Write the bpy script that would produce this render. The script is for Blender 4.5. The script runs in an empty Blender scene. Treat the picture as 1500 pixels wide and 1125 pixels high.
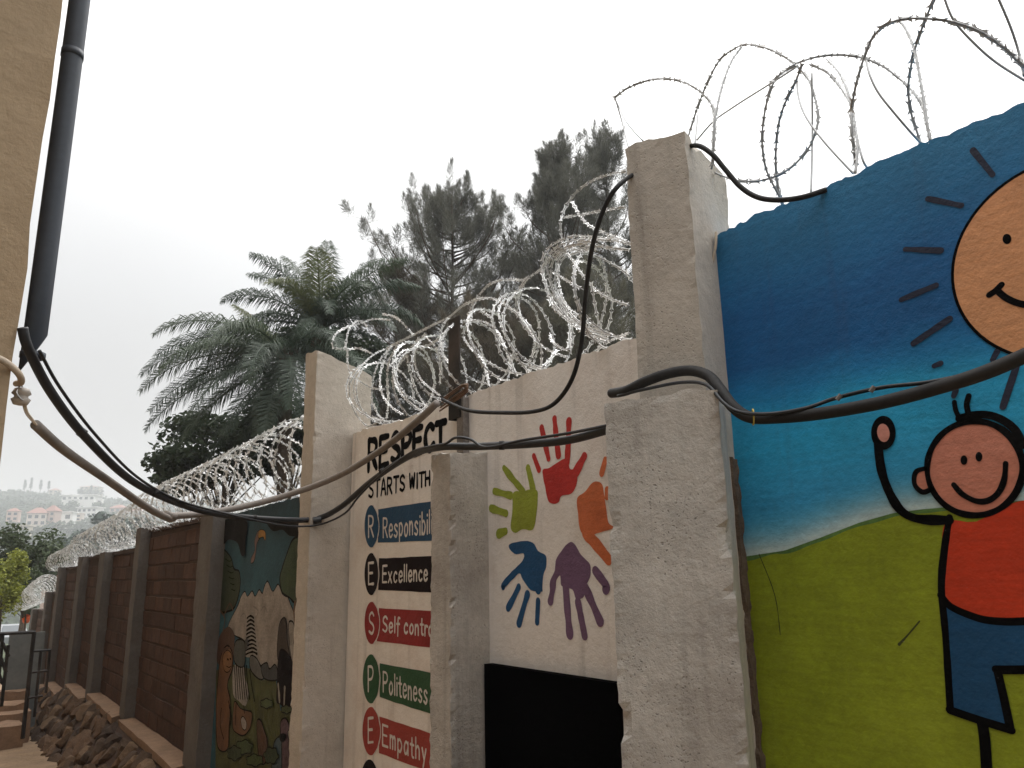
import bpy, bmesh, math, random
import numpy as np
from mathutils import Vector, Matrix, noise
random.seed(7)
S = bpy.context.scene
COL = S.collection
PI = math.pi
rnd = random.uniform

# ------------------------------------------------------------------ camera
# world: X = across the alley towards the painted wall, Y = along the alley (downhill), Z up, eye 1.6 m
F, CX, CY = 1126.0, 750.0, 562.5          # focal length and centre in the photograph's 1500 x 1125 pixels
def _n(v): return v / np.linalg.norm(v)
_up = _n(np.array((654 - CX, CY + 4066, -F)))
_yh = CY + ((-80 - CX) * _up[0] - F * _up[2]) / _up[1]
_Y = _n(np.array((-80 - CX, CY - _yh, -F)))
_X = np.cross(_Y, _up)
M = np.stack([_X, _Y, _up])
EYE = np.array((0, 0, 1.6))
cam = bpy.data.cameras.new('camera'); camo = bpy.data.objects.new('camera', cam); COL.objects.link(camo)
cam.sensor_fit = 'HORIZONTAL'; cam.sensor_width = 36.0; cam.lens = 36.0 * F / 1500
cam.clip_start = 0.05; cam.clip_end = 9000
mw = Matrix.Identity(4)
for i in range(3):
    for j in range(3): mw[i][j] = M[i][j]
    mw[i][3] = EYE[i]
camo.matrix_world = mw
S.camera = camo

# ------------------------------------------------------------------ world, sun, exposure
SUN_EL, SUN_AZ = math.radians(56), math.radians(62)     # azimuth measured from +Y towards +X
W = bpy.data.worlds.new('World'); S.world = W; W.use_nodes = True
nt = W.node_tree; nt.nodes.clear()
def N(t, k, **kw):
    n = t.nodes.new(k)
    for a, b in kw.items(): setattr(n, a, b)
    return n
out = N(nt, 'ShaderNodeOutputWorld'); bg = N(nt, 'ShaderNodeBackground')
sky = N(nt, 'ShaderNodeTexSky', sky_type='NISHITA', sun_disc=False, sun_elevation=SUN_EL, sun_rotation=SUN_AZ,
        air_density=1.0, dust_density=6.0, ozone_density=1.0, altitude=1100)
sdir = Vector((math.cos(SUN_EL) * math.sin(SUN_AZ), math.cos(SUN_EL) * math.cos(SUN_AZ), math.sin(SUN_EL)))
tc = N(nt, 'ShaderNodeTexCoord')
sep = N(nt, 'ShaderNodeSeparateXYZ'); nt.links.new(tc.outputs['Generated'], sep.inputs[0])
def wmath(op, a, b=None):
    m = N(nt, 'ShaderNodeMath', operation=op)
    for i, v in enumerate((a, b)):
        if v is None: continue
        if isinstance(v, (int, float)): m.inputs[i].default_value = v
        else: nt.links.new(v, m.inputs[i])
    return m.outputs[0]
zc = wmath('MAXIMUM', sep.outputs[2], 0.0)
dot = N(nt, 'ShaderNodeVectorMath', operation='DOT_PRODUCT'); nt.links.new(tc.outputs['Generated'], dot.inputs[0]); dot.inputs[1].default_value = sdir
glow = wmath('POWER', wmath('MAXIMUM', dot.outputs['Value'], 0.0), 6.0)
lum = wmath('ADD', wmath('ADD', wmath('MULTIPLY', wmath('POWER', zc, 3.0), 2.7), 0.40), wmath('MULTIPLY', glow, 1.2))
cn = N(nt, 'ShaderNodeTexNoise'); cn.inputs['Scale'].default_value = 2.2; cn.inputs['Detail'].default_value = 4; nt.links.new(tc.outputs['Generated'], cn.inputs['Vector'])
lum = wmath('MULTIPLY', lum, wmath('ADD', wmath('MULTIPLY', cn.outputs['Fac'], 0.16), 0.92))
warm = N(nt, 'ShaderNodeMixRGB'); warm.inputs[1].default_value = (1.0, 0.935, 0.87, 1); warm.inputs[2].default_value = (1.0, .995, .985, 1)
nt.links.new(wmath('MINIMUM', wmath('MULTIPLY', zc, 3.0), 1.0), warm.inputs[0])
clouds = N(nt, 'ShaderNodeMixRGB', blend_type='MULTIPLY'); clouds.inputs[0].default_value = 1.0
nt.links.new(warm.outputs[0], clouds.inputs[1]); nt.links.new(lum, clouds.inputs[2])
skys = N(nt, 'ShaderNodeMixRGB', blend_type='MULTIPLY'); skys.inputs[0].default_value = 1.0
nt.links.new(sky.outputs[0], skys.inputs[1]); skys.inputs[2].default_value = (0.10, 0.10, 0.10, 1)
mixs = N(nt, 'ShaderNodeMixRGB'); mixs.inputs[0].default_value = 0.94     # thin overcast veil over the clear sky
nt.links.new(skys.outputs[0], mixs.inputs[1]); nt.links.new(clouds.outputs[0], mixs.inputs[2])
nt.links.new(mixs.outputs[0], bg.inputs[0]); bg.inputs[1].default_value = 1.0
nt.links.new(bg.outputs[0], out.inputs[0])
sl = bpy.data.lights.new('sun', 'SUN'); sl.energy = 0.8; sl.angle = math.radians(20); sl.color = (1, 0.97, 0.93)
so = bpy.data.objects.new('sun', sl); COL.objects.link(so)
so.rotation_euler = (-sdir).to_track_quat('-Z', 'Y').to_euler(); so.location = (0, 0, 60)
S.view_settings.view_transform = 'Standard'; S.view_settings.look = 'None'
S.view_settings.exposure = 0.62; S.view_settings.gamma = 1.0
S.view_settings.use_curve_mapping = False
S.render.engine = 'CYCLES'
S.cycles.use_denoising = True
S.cycles.max_bounces = 6; S.cycles.diffuse_bounces = 4; S.cycles.volume_bounces = 1; S.cycles.glossy_bounces = 3
S.cycles.transparent_max_bounces = 8

# ------------------------------------------------------------------ helpers
def at(px, py, X=None, Y=None, Z=None, r=None, dep=None):
    """a point of the photograph carried out to a real plane (or distance)"""
    c = np.array((px - CX, CY - py, -F)); d = M @ c
    if X is not None: t = X / d[0]
    elif Y is not None: t = Y / d[1]
    elif Z is not None: t = (Z - 1.6) / d[2]
    elif dep is not None: t = dep / F
    else: t = r / np.linalg.norm(d)
    return Vector(EYE + d * t)
def hit(px, py, P, D):
    """where the ray of a pixel meets the vertical plane through P along D"""
    d = M @ np.array((px - CX, CY - py, -F)); nx, ny = -D[1], D[0]
    t = (nx * P[0] + ny * P[1]) / (nx * d[0] + ny * d[1])
    return Vector(EYE + d * t)
def thing(name, label, cat, loc=(0, 0, 0), group=None):
    o = bpy.data.objects.new(name, None); COL.objects.link(o); o.location = loc; o.empty_display_size = .1
    return tag(o, label, cat, group)
def tag(o, label, cat, group=None):
    o['label'] = label; o['category'] = cat
    if group: o['group'] = group
    return o
def base(o):
    v = Vector((0, 0, 0))
    while o is not None: v += o.location; o = o.parent
    return v
def obj(name, verts, faces, mat, parent=None, smooth=False, loc=None, kind=None, label=None):
    me = bpy.data.meshes.new(name)
    b = base(parent) if parent else Vector((0, 0, 0))
    if loc is not None: off = Vector(loc)
    else: off = b
    me.from_pydata([(v[0] - off[0], v[1] - off[1], v[2] - off[2]) for v in verts], [], faces)
    me.update()
    if smooth:
        me.polygons.foreach_set('use_smooth', [True] * len(me.polygons))
    for m in (mat if isinstance(mat, (list, tuple)) else [mat]): me.materials.append(m)
    o = bpy.data.objects.new(name, me); COL.objects.link(o)
    if parent: o.parent = parent
    if loc is not None: o.location = Vector(loc) - b
    if kind: o['kind'] = kind
    if label: o['label'] = label
    return o
class MB:
    def __init__(s): s.v = []; s.f = []
    def add(s, v, f):
        k = len(s.v); s.v += [tuple(p) for p in v]; s.f += [tuple(i + k for i in q) for q in f]; return s
    def box(s, a, b):
        (x0, y0, z0), (x1, y1, z1) = a, b
        return s.add([(x0, y0, z0), (x1, y0, z0), (x1, y1, z0), (x0, y1, z0), (x0, y0, z1), (x1, y0, z1), (x1, y1, z1), (x0, y1, z1)],
              [(0, 3, 2, 1), (4, 5, 6, 7), (0, 1, 5, 4), (1, 2, 6, 5), (2, 3, 7, 6), (3, 0, 4, 7)])
    def bar(s, a, b, r, n=6, r2=None): return s.tube([a, b], r, n, r2=r2)
    def tube(s, pts, r, n=8, r2=None, caps=True):
        pts = [Vector(p) for p in pts]; k = len(pts); vs = []; fs = []
        t0 = (pts[1] - pts[0]).normalized()
        u = t0.orthogonal().normalized()
        for i, p in enumerate(pts):
            t = (pts[min(i + 1, k - 1)] - pts[max(i - 1, 0)])
            t = t.normalized() if t.length > 1e-9 else t0
            u = (u - t * u.dot(t)); u = u.normalized() if u.length > 1e-6 else t.orthogonal().normalized()
            w = t.cross(u)
            rr = r if r2 is None else r + (r2 - r) * i / (k - 1)
            for j in range(n):
                a = 2 * PI * j / n; vs.append(p + u * (rr * math.cos(a)) + w * (rr * math.sin(a)))
        for i in range(k - 1):
            for j in range(n):
                a = i * n + j; b = i * n + (j + 1) % n; fs.append((a, b, b + n, a + n))
        if caps and n > 2: fs.append(tuple(range(n - 1, -1, -1))); fs.append(tuple((k - 1) * n + j for j in range(n)))
        return s.add(vs, fs)
    def build(s, name, mat, parent=None, **kw): return obj(name, s.v, s.f, mat, parent, **kw)
def crom(P, n=6, closed=False):
    P = [Vector(p) for p in P]; k = len(P); o = []
    rng = range(k if closed else k - 1)
    for i in rng:
        if closed: a, b, c, d = P[(i - 1) % k], P[i], P[(i + 1) % k], P[(i + 2) % k]
        else: a, b, c, d = P[max(i - 1, 0)], P[i], P[i + 1], P[min(i + 2, k - 1)]
        for j in range(n):
            t = j / n; t2 = t * t; t3 = t2 * t
            o.append(0.5 * ((2 * b) + (c - a) * t + (2 * a - 5 * b + 4 * c - d) * t2 + (3 * b - a * 1 - 3 * c + d) * t3))
    if not closed: o.append(P[-1])
    return o
def hexa(C, zb, zt, nu, nv, nw, amp=0.004, top_rag=0.0, keep=None, seed=0):
    """block on a four-cornered footprint C (anticlockwise), bottom zb, tops zt[4]; surface grid with uneven skin"""
    C = [Vector((c[0], c[1])) for c in C]
    if isinstance(zt, (int, float)): zt = [zt] * 4
    zb = [zb] * 4 if isinstance(zb, (int, float)) else zb
    idx = {}; vs = []; fs = []
    def V(i, j, k):
        if (i, j, k) in idx: return idx[(i, j, k)]
        u, v, w = i / nu, j / nv, k / nw
        wt = ((1 - u) * (1 - v), u * (1 - v), u * v, (1 - u) * v)
        x = sum(a * c.x for a, c in zip(wt, C)); y = sum(a * c.y for a, c in zip(wt, C))
        z0 = sum(a * c for a, c in zip(wt, zb)); z1 = sum(a * c for a, c in zip(wt, zt)); z = z0 + (z1 - z0) * w
        p = Vector((x, y, z)); q = p * 9 + Vector((seed * 7.3, 0, 0))
        e = (i in (0, nu)) + (j in (0, nv)) + (k == nw)
        a = amp * (2.2 if e >= 2 else 1.0)
        d = noise.noise_vector(q) * (a * .5) + noise.noise_vector(p * 33) * (a * (.6 if e >= 2 else .12))
        if e >= 2 and amp < .008:
            ch = noise.noise(p * 17 + Vector((seed, 3, 0)))
            if ch > .42:
                ce = Vector((sum(c.x for c in C) / 4, sum(c.y for c in C) / 4, p.z)); d += (ce - p).normalized() * min(.018, (ch - .42) * .12)
        if keep == 'x0' and i == 0: d.x = 0
        if keep == 'face' and j == 0: d.x = 0; d.y = 0
        p += d
        if k == nw and top_rag: p.z += top_rag * (noise.noise(p * 11) + .6 * noise.noise(p * 37))
        idx[(i, j, k)] = len(vs); vs.append(p); return idx[(i, j, k)]
    for i in range(nu):
        for k in range(nw):
            fs.append((V(i, 0, k), V(i + 1, 0, k), V(i + 1, 0, k + 1), V(i, 0, k + 1)))
            fs.append((V(i + 1, nv, k), V(i, nv, k), V(i, nv, k + 1), V(i + 1, nv, k + 1)))
    for j in range(nv):
        for k in range(nw):
            fs.append((V(0, j + 1, k), V(0, j, k), V(0, j, k + 1), V(0, j + 1, k + 1)))
            fs.append((V(nu, j, k), V(nu, j + 1, k), V(nu, j + 1, k + 1), V(nu, j, k + 1)))
    for i in range(nu):
        for j in range(nv):
            fs.append((V(i, j, nw), V(i + 1, j, nw), V(i + 1, j + 1, nw), V(i, j + 1, nw)))
            fs.append((V(i, j + 1, 0), V(i + 1, j + 1, 0), V(i + 1, j, 0), V(i, j, 0)))
    return vs, fs

# ------------------------------------------------------------------ materials
def lin(c):
    return tuple(((x / 255) / 12.92 if x / 255 <= .04045 else ((x / 255 + .055) / 1.055) ** 2.4) for x in c)
def material(name, col, rough=.8, metal=0.0, var=.12, vscale=3.0, bump=0.0, bscale=40.0, bdist=.004, pits=0.0, stain=None,
             stain_amt=.0, brush=0.0, attr=None, spec=.3, transl=0.0, streak=0.0):
    m = bpy.data.materials.new(name); m.use_nodes = True; t = m.node_tree; L = t.links.new
    p = t.nodes['Principled BSDF']; p.inputs['Roughness'].default_value = rough; p.inputs['Metallic'].default_value = metal
    p.inputs['Specular IOR Level'].default_value = spec
    g = N(t, 'ShaderNodeNewGeometry'); pos = g.outputs['Position']
    if attr:
        a = N(t, 'ShaderNodeAttribute', attribute_name=attr); c = a.outputs['Color']
    else:
        a = N(t, 'ShaderNodeRGB'); a.outputs[0].default_value = (*col, 1); c = a.outputs[0]
    def noi(scale, detail=5, rough_=.6, vec=pos):
        n = N(t, 'ShaderNodeTexNoise'); n.inputs['Scale'].default_value = scale; n.inputs['Detail'].default_value = detail
        n.inputs['Roughness'].default_value = rough_; L(vec, n.inputs['Vector']); return n.outputs['Fac']
    def ramp(x, a, b, lo=0.0, hi=1.0):
        r = N(t, 'ShaderNodeMapRange'); r.inputs[1].default_value = a; r.inputs[2].default_value = b
        r.inputs[3].default_value = lo; r.inputs[4].default_value = hi; L(x, r.inputs[0]); return r.outputs[0]
    def mul(c, f):
        x = N(t, 'ShaderNodeMixRGB', blend_type='MULTIPLY'); x.inputs[0].default_value = 1; L(c, x.inputs[1]); L(f, x.inputs[2]); return x.outputs[0]
    def mix(c, d, f):
        x = N(t, 'ShaderNodeMixRGB'); L(c, x.inputs[1]); x.inputs[2].default_value = (*d, 1); L(f, x.inputs[0]); return x.outputs[0]
    if var:
        c = mul(c, ramp(noi(vscale), .3, .7, 1 - var, 1 + var))
        c = mul(c, ramp(noi(vscale * 9, 4), .3, .7, 1 - var * .6, 1 + var * .6))
    if stain:
        c = mix(c, stain, ramp(noi(2.1, 6, .7), .5, .78, 0, stain_amt))
    if brush:
        sc = N(t, 'ShaderNodeVectorMath', operation='MULTIPLY'); L(pos, sc.inputs[0]); sc.inputs[1].default_value = (4, 7, 75)
        c = mul(c, ramp(noi(1.0, 4, .6, sc.outputs[0]), .3, .7, 1 - brush, 1 + brush))
        c = mix(c, (.48, .45, .41), ramp(noi(46, 4, .75), .70, .78, 0, .35))
    if streak:
        sc = N(t, 'ShaderNodeVectorMath', operation='MULTIPLY'); L(pos, sc.inputs[0]); sc.inputs[1].default_value = (13, 13, .7)
        c = mix(c, (.06, .045, .035), ramp(noi(1.0, 5, .65, sc.outputs[0]), .55, .85, 0, streak))
    h = None
    if pits:
        ds = N(t, 'ShaderNodeVectorMath', operation='ADD'); L(pos, ds.inputs[0])
        nv = N(t, 'ShaderNodeTexNoise'); nv.inputs['Scale'].default_value = 30; L(pos, nv.inputs['Vector'])
        sc2 = N(t, 'ShaderNodeVectorMath', operation='SCALE'); sc2.inputs['Scale'].default_value = .03; L(nv.outputs['Color'], sc2.inputs[0]); L(sc2.outputs[0], ds.inputs[1])
        vo = N(t, 'ShaderNodeTexVoronoi'); vo.inputs['Scale'].default_value = 88; vo.inputs['Randomness'].default_value = 1; L(ds.outputs[0], vo.inputs['Vector'])
        keepn = ramp(noi(5.0, 3), .42, .62)
        pit = ramp(vo.outputs['Distance'], .10, .30, 1, 0)
        mm = N(t, 'ShaderNodeMath', operation='MULTIPLY'); L(pit, mm.inputs[0]); L(keepn, mm.inputs[1]); pit = mm.outputs[0]
        dk = N(t, 'ShaderNodeMath', operation='MULTIPLY'); L(pit, dk.inputs[0]); dk.inputs[1].default_value = pits
        c = mix(c, (.06, .05, .042), dk.outputs[0])
        h = ramp(pit, 0, 1, .5, -.3)
    if bump:
        b = N(t, 'ShaderNodeBump'); b.inputs['Strength'].default_value = bump; b.inputs['Distance'].default_value = bdist
        s1 = noi(bscale, 8, .68)
        if h is not None:
            ad = N(t, 'ShaderNodeMath', operation='ADD'); L(s1, ad.inputs[0]); L(h, ad.inputs[1]); s1 = ad.outputs[0]
        s2 = ramp(noi(bscale * .3, 5), .3, .7, 0, .8)
        ad = N(t, 'ShaderNodeMath', operation='ADD'); L(s1, ad.inputs[0]); L(s2, ad.inputs[1])
        L(ad.outputs[0], b.inputs['Height']); L(b.outputs[0], p.inputs['Normal'])
    L(c, p.inputs['Base Color'])
    if transl:
        tr = N(t, 'ShaderNodeBsdfTranslucent'); L(c, tr.inputs[0]); ms = N(t, 'ShaderNodeMixShader'); ms.inputs[0].default_value = transl
        L(p.outputs[0], ms.inputs[1]); L(tr.outputs[0], ms.inputs[2]); L(ms.outputs[0], t.nodes['Material Output'].inputs[0])
    return m
PB = dict(bump=.45, bscale=120, bdist=.004)          # plaster relief shared by walls and the paint on them
m_conc = material('rough_concrete', (.47, .435, .39), .92, var=.15, vscale=4, bump=.7, bscale=130, bdist=.004, pits=.6, stain=(.20, .15, .11), stain_amt=.45, streak=.5)
m_conc_smooth = material('smooth_concrete', (.50, .45, .39), .9, var=.10, vscale=3, bump=.6, bscale=75, bdist=.004, pits=.35, stain=(.26, .20, .15), stain_amt=.4, streak=.45)
m_conc_dark = material('weathered_concrete', (.13, .118, .108), .92, var=.15, vscale=3, bump=.9, bscale=50, bdist=.005, pits=.3, stain=(.10, .07, .05), stain_amt=.5, streak=.4)
m_white = material('whitewashed_plaster', (.82, .77, .715), .85, var=.05, vscale=2.2, stain=(.55, .42, .34), stain_amt=.55, streak=.42, **PB)
m_mural = material('mural_paint', (.1, .3, .5), .62, var=.12, vscale=5, brush=.10, streak=.25, attr='paint', spec=.35, **PB)
m_jungle = material('jungle_paint', (.03, .09, .12), .8, var=.25, vscale=4, attr='paint', **PB)
PAINTS = {}
def paint(c, var=.08, rough=.6):
    k = (tuple(c), var)
    if k not in PAINTS: PAINTS[k] = material('paint', c, .9 if max(c) < .03 else rough, var=var, vscale=6, spec=.06 if max(c) < .03 else .3, stain=tuple(min(1, q * 1.6 + .05) for q in c), stain_amt=.35, brush=.10, **PB)
    return PAINTS[k]
BLK = (.004, .0037, .004)
m_brick = [material('clay_brick', c, .93, var=.25, vscale=8, bump=.8, bscale=40, bdist=.004, stain=(.11, .075, .058), stain_amt=.35) for c in ((.066, .032, .020), (.080, .039, .024), (.057, .028, .018))]
m_mortar = material('mortar', (.055, .032, .022), .95, var=.2, bump=.8, bscale=60)
m_coping = material('terracotta_ledge', (.26, .165, .105), .9, var=.2, vscale=4, bump=.6, bscale=40, stain=(.12, .07, .045), stain_amt=.5)
m_stone = [material('field_stone', c, .9, var=.3, vscale=6, bump=1, bscale=22, bdist=.012, stain=(.12, .07, .035), stain_amt=.5) for c in ((.075, .048, .031), (.11, .066, .039), (.055, .037, .027), (.15, .095, .056))]
m_tan = material('ochre_plaster', (.36, .265, .17), .9, var=.06, vscale=1.6, bump=.8, bscale=50, bdist=.004, stain=(.33, .22, .12), stain_amt=.25)
m_black = material('black_plastic', (.016, .017, .020), .5, var=.2, vscale=8, spec=.45)
m_pipe = material('dark_drain_plastic', (.030, .037, .050), .55, var=.15, vscale=5, spec=.4)
m_dusty = material('dusty_black_rubber', (.020, .019, .019), .7, var=.3, vscale=9, stain=(.085, .075, .065), stain_amt=.45)
m_pvc = material('grey_conduit', (.20, .175, .155), .65, var=.15, vscale=6, stain=(.11, .09, .07), stain_amt=.5)
m_cream = material('cream_cable', (.50, .42, .33), .7, var=.15, vscale=9)
m_porc = material('porcelain', (.55, .50, .45), .4, var=.15, vscale=14, stain=(.25, .2, .16), stain_amt=.6)
m_galv = material('galvanised_steel', (.36, .36, .36), .45, metal=.7, var=.15, vscale=15)
m_galv3 = material('weathered_tape', (.62, .62, .61), .45, metal=.4, var=.12, vscale=15)
m_galv2 = material('galvanised_tape', (.86, .86, .85), .40, metal=.35, var=.12, vscale=15)
m_rustwire = material('rusted_wire', (.20, .125, .085), .6, metal=.4, var=.3, vscale=14)
m_blacksteel = material('black_painted_steel', (.014, .012, .011), .6, var=.3, vscale=9, stain=(.13, .09, .07), stain_amt=.5)
m_greysteel = material('scratched_grey_steel', (.21, .19, .175), .6, metal=.3, var=.35, vscale=18, stain=(.04, .03, .03), stain_amt=.8)
m_blackboard = material('black_sheet', (.0012, .0012, .0014), .9, var=.15, spec=.01, bump=.3, bscale=30)
m_dirt = material('dirt_path', (.27, .185, .115), .95, var=.18, vscale=2.2, bump=1, bscale=18, bdist=.02)
m_ground = material('hill_ground', (.055, .066, .035), .95, var=.35, vscale=.03)
m_bark = material('bark', (.085, .062, .045), .95, var=.3, vscale=5, bump=1, bscale=20, bdist=.02)
m_needle = [material('casuarina_needles', c, .75, var=.25, vscale=1.2, transl=.3) for c in ((.135, .135, .112), (.125, .118, .085), (.110, .092, .066))]
m_palm = [material('palm_leaf', c, .55, var=.2, vscale=1.5, transl=.25, spec=.45) for c in ((.036, .058, .033), (.050, .072, .038), (.12, .135, .055))]
m_leaf = [material('leaf', c, .6, var=.3, vscale=2, transl=.25) for c in ((.030, .045, .020), (.050, .070, .028), (.22, .24, .035), (.045, .07, .05))]
m_hwall = [material('house_wall', c, .9, var=.06) for c in ((.62, .54, .47), (.78, .77, .74), (.52, .38, .32), (.50, .45, .37))]
m_roof = material('clay_tiles', (.30, .16, .13), .9, var=.15, vscale=1)
m_glass = material('window_glass', (.05, .06, .07), .15, var=.05, spec=.6)
m_far = material('distant_foliage', (.040, .055, .030), .9, var=.35, vscale=.08)
m_car = material('grey_car_paint', (.22, .23, .24), .35, var=.05, spec=.6)
m_rubber = material('tyre_rubber', (.02, .02, .02), .8, var=.1)
m_orange = material('orange_plastic', (.70, .11, .03), .6, var=.1)
m_grey_sheet = material('grey_gate_sheet', (.15, .16, .155), .7, var=.15, vscale=2, stain=(.3, .29, .27), stain_amt=.3)
m_tie = material('yellow_tie', (.55, .42, .08), .6, var=.1)

# ------------------------------------------------------------------ the ground, the path, the far hill
def terr(x, y):
    r = math.hypot(x, y); az = math.degrees(math.atan2(x, y))
    near = -.18 - .05 * min(max(y, 0), 70)
    f = max(0.0, 1 - max(0, abs(az - 20) - 75) / 40)
    f = f * f * (3 - 2 * f)
    top = 79 - 10 * max(0, min(1, (az - 6) / 8)) + 4 * math.sin(az * .31 + 2.6)
    hill = top - (800 - r) * .158 if r < 800 else top - (r - 800) * .03
    hill += 3.0 * noise.noise(Vector((x * .012, y * .012, 0))) * (1 if r > 150 else 0)
    val = -12 + 4 * noise.noise(Vector((x * .02, y * .02, 3)))
    h = max(hill * f + (1 - f) * (val), val)
    k = max(0.0, min(1.0, (r - 75) / 110)); k = k * k * (3 - 2 * k)
    return near * (1 - k) + h * k
RR = [0, 2, 4, 8, 14, 22, 32, 45, 60, 75, 90, 110, 135, 160, 190] + [220 + 25 * i for i in range(27)] + [920, 1000, 1100, 1280]
NA = 180
gv = [(0, 0, terr(0, 0))]; gf = []
for r in RR[1:]:
    for a in range(NA):
        t = 2 * PI * a / NA; x, y = r * math.sin(t), r * math.cos(t); gv.append((x, y, terr(x, y)))
for a in range(NA): gf.append((0, 1 + (a + 1) % NA, 1 + a))
for i in range(len(RR) - 2):
    for a in range(NA):
        p = 1 + i * NA + a; q = 1 + i * NA + (a + 1) % NA; gf.append((p, q, q + NA, p + NA))
obj('ground', gv, gf, m_ground, smooth=True, kind='structure')
def pz(y): return -.05 * max(0.0, y - .5)
pv = []; pf = []; ys = [-6 + .4 * i for i in range(120)]; nx = 10
for y in ys:
    for i in range(nx + 1):
        x = (-1.3 if y < 3 else -.2) + i * ((3.6 if y < 3 else 2.1) / nx)
        pv.append((x, y, pz(y) + .03 * noise.noise(Vector((x * 2, y * 2, 5)))))
for j in range(len(ys) - 1):
    for i in range(nx):
        a = j * (nx + 1) + i; pf.append((a, a + 1, a + nx + 2, a + nx + 1))
obj('path', pv, pf, m_dirt, smooth=True, kind='structure')

# ------------------------------------------------------------------ the painted walls
WX = 2.0
def top_line(pts, y):
    for (y0, z0), (y1, z1) in zip(pts, pts[1:]):
        if y0 <= y <= y1: return z0 + (z1 - z0) * (y - y0) / (y1 - y0)
    return pts[0][1] if y < pts[0][0] else pts[-1][1]
def wall_mesh(name, y0, y1, zb, top, X, thick, ny, nz, mat, parent, colour=None, rag=.012):
    vs = []; fs = []; cols = []
    for j in range(ny + 1):
        y = y0 + (y1 - y0) * j / ny
        zt = top_line(top, y) + rag * (noise.noise(Vector((y * 9, 1, 0))) + .7 * noise.noise(Vector((y * 31, 2, 0))) + .4 * noise.noise(Vector((y * 90, 2, 0))))
        for k in range(nz + 1):
            z = zb + (zt - zb) * k / nz
            vs.append((X, y, z)); cols.append(colour(y, z) if colour else (1, 1, 1))
    for j in range(ny):
        for k in range(nz):
            a = j * (nz + 1) + k; fs.append((a, a + 1, a + nz + 2, a + nz + 1))
    n0 = len(vs)
    for j in range(ny + 1):
        t = vs[j * (nz + 1) + nz]; b = vs[j * (nz + 1)]
        e = .02 * noise.noise(Vector((t[1] * 14, 8, 0)))
        vs.append((X + thick * .5, t[1], t[2] + e + .006)); vs.append((X + thick, t[1], t[2] + e)); vs.append((X + thick, b[1], b[2])); cols += [cols[j * (nz + 1) + nz]] * 3
    for j in range(ny):
        t0, t1 = j * (nz + 1) + nz, (j + 1) * (nz + 1) + nz; a, b = n0 + 3 * j, n0 + 3 * j + 3
        fs += [(t0, a, b, t1), (a, a + 1, b + 1, b), (a + 1, a + 2, b + 2, b + 1)]
    for j, flip in ((0, 0), (ny, 1)):
        col_ = [j * (nz + 1) + k for k in range(nz + 1)] + [n0 + 3 * j, n0 + 3 * j + 1, n0 + 3 * j + 2]
        fs.append(tuple(col_ if flip else col_[::-1]))
    o = obj(name, vs, fs, mat, parent)
    if colour:
        a = o.data.color_attributes.new('paint', 'FLOAT_COLOR', 'POINT')
        a.data.foreach_set('color', [q for c in cols for q in (*c, 1)])
    return o
PX = WX - .0012
def strip(pts, w, closed=False, X=PX, n=5, wob=.0, w2=None):
    """a brush stroke of width w on the wall plane through pixel points, round ended"""
    P = [at(p[0], p[1], X=X) for p in pts]
    P = crom(P, n, closed) if len(P) > 2 or closed else [P[0].lerp(P[1], i / 6) for i in range(7)]
    k = len(P); A = []; B = []
    for i, p in enumerate(P):
        t = (P[(i + 1) % k] - P[(i - 1) % k]) if closed else (P[min(i + 1, k - 1)] - P[max(i - 1, 0)])
        t = t.normalized(); nrm = Vector((0, -t.z, t.y)); ww = w if w2 is None else w + (w2 - w) * i / (k - 1)
        h = ww * .5 * (1 + wob * noise.noise(p * 23)); A.append(p + nrm * h); B.append(p - nrm * h)
    mb = MB()
    if closed:
        mb.add(A + B, [(i, (i + 1) % k, (i + 1) % k + k, i + k) for i in range(k)])
    else:
        def cap(c, d, h): return [c + Vector((0, d.y * math.cos(a) - d.z * math.sin(a), d.y * math.sin(a) + d.z * math.cos(a))) * h for a in [PI * i / 6 for i in range(1, 6)]]
        d1 = (A[-1] - P[-1]).normalized(); d0 = (B[0] - P[0]).normalized()
        h1 = (A[-1] - P[-1]).length; h0 = (A[0] - P[0]).length
        e = P[-1] - P[-2]; c1 = cap(P[-1], d1, h1)
        if (c1[2] - P[-1]).dot(e) < 0: c1 = [P[-1] * 2 - q for q in c1][::-1]
        e = P[0] - P[1]; c0 = cap(P[0], d0, h0)
        if (c0[2] - P[0]).dot(e) < 0: c0 = [P[0] * 2 - q for q in c0][::-1]
        mb.add(A + B, [(i, i + 1, i + 1 + k, i + k) for i in range(k - 1)])
        mb.add([A[-1]] + c1 + [B[-1]], [tuple(range(7))]); mb.add([B[0]] + c0 + [A[0]], [tuple(range(7))])
    return mb
def area(pts, X=PX, smooth=True, n=5, rag=0.0):
    P = [at(p[0], p[1], X=X) for p in pts]
    if smooth: P = crom(P, n, True)
    else:
        Q = []
        for a, b in zip(P, P[1:] + P[:1]):
            for i in range(8): Q.append(a.lerp(b, i / 8))
        P = Q
    if rag: P = [Vector((p.x, p.y + rag * noise.noise(p * 25), p.z + rag * noise.noise(p * 25 + Vector((9, 0, 0))))) for p in P]
    return MB().add(P, [tuple(range(len(P)))])
def joinmb(*ms):
    o = MB()
    for m in ms: o.add(m.v, m.f)
    return o
def px_ellipse(cx, cy, rx, ry, n=14, rot=0): return [(cx + rx * math.cos(a) * math.cos(rot) - ry * math.sin(a) * math.sin(rot), cy + rx * math.cos(a) * math.sin(rot) + ry * math.sin(a) * math.cos(rot)) for a in [2 * PI * i / n for i in range(n)]]

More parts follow.
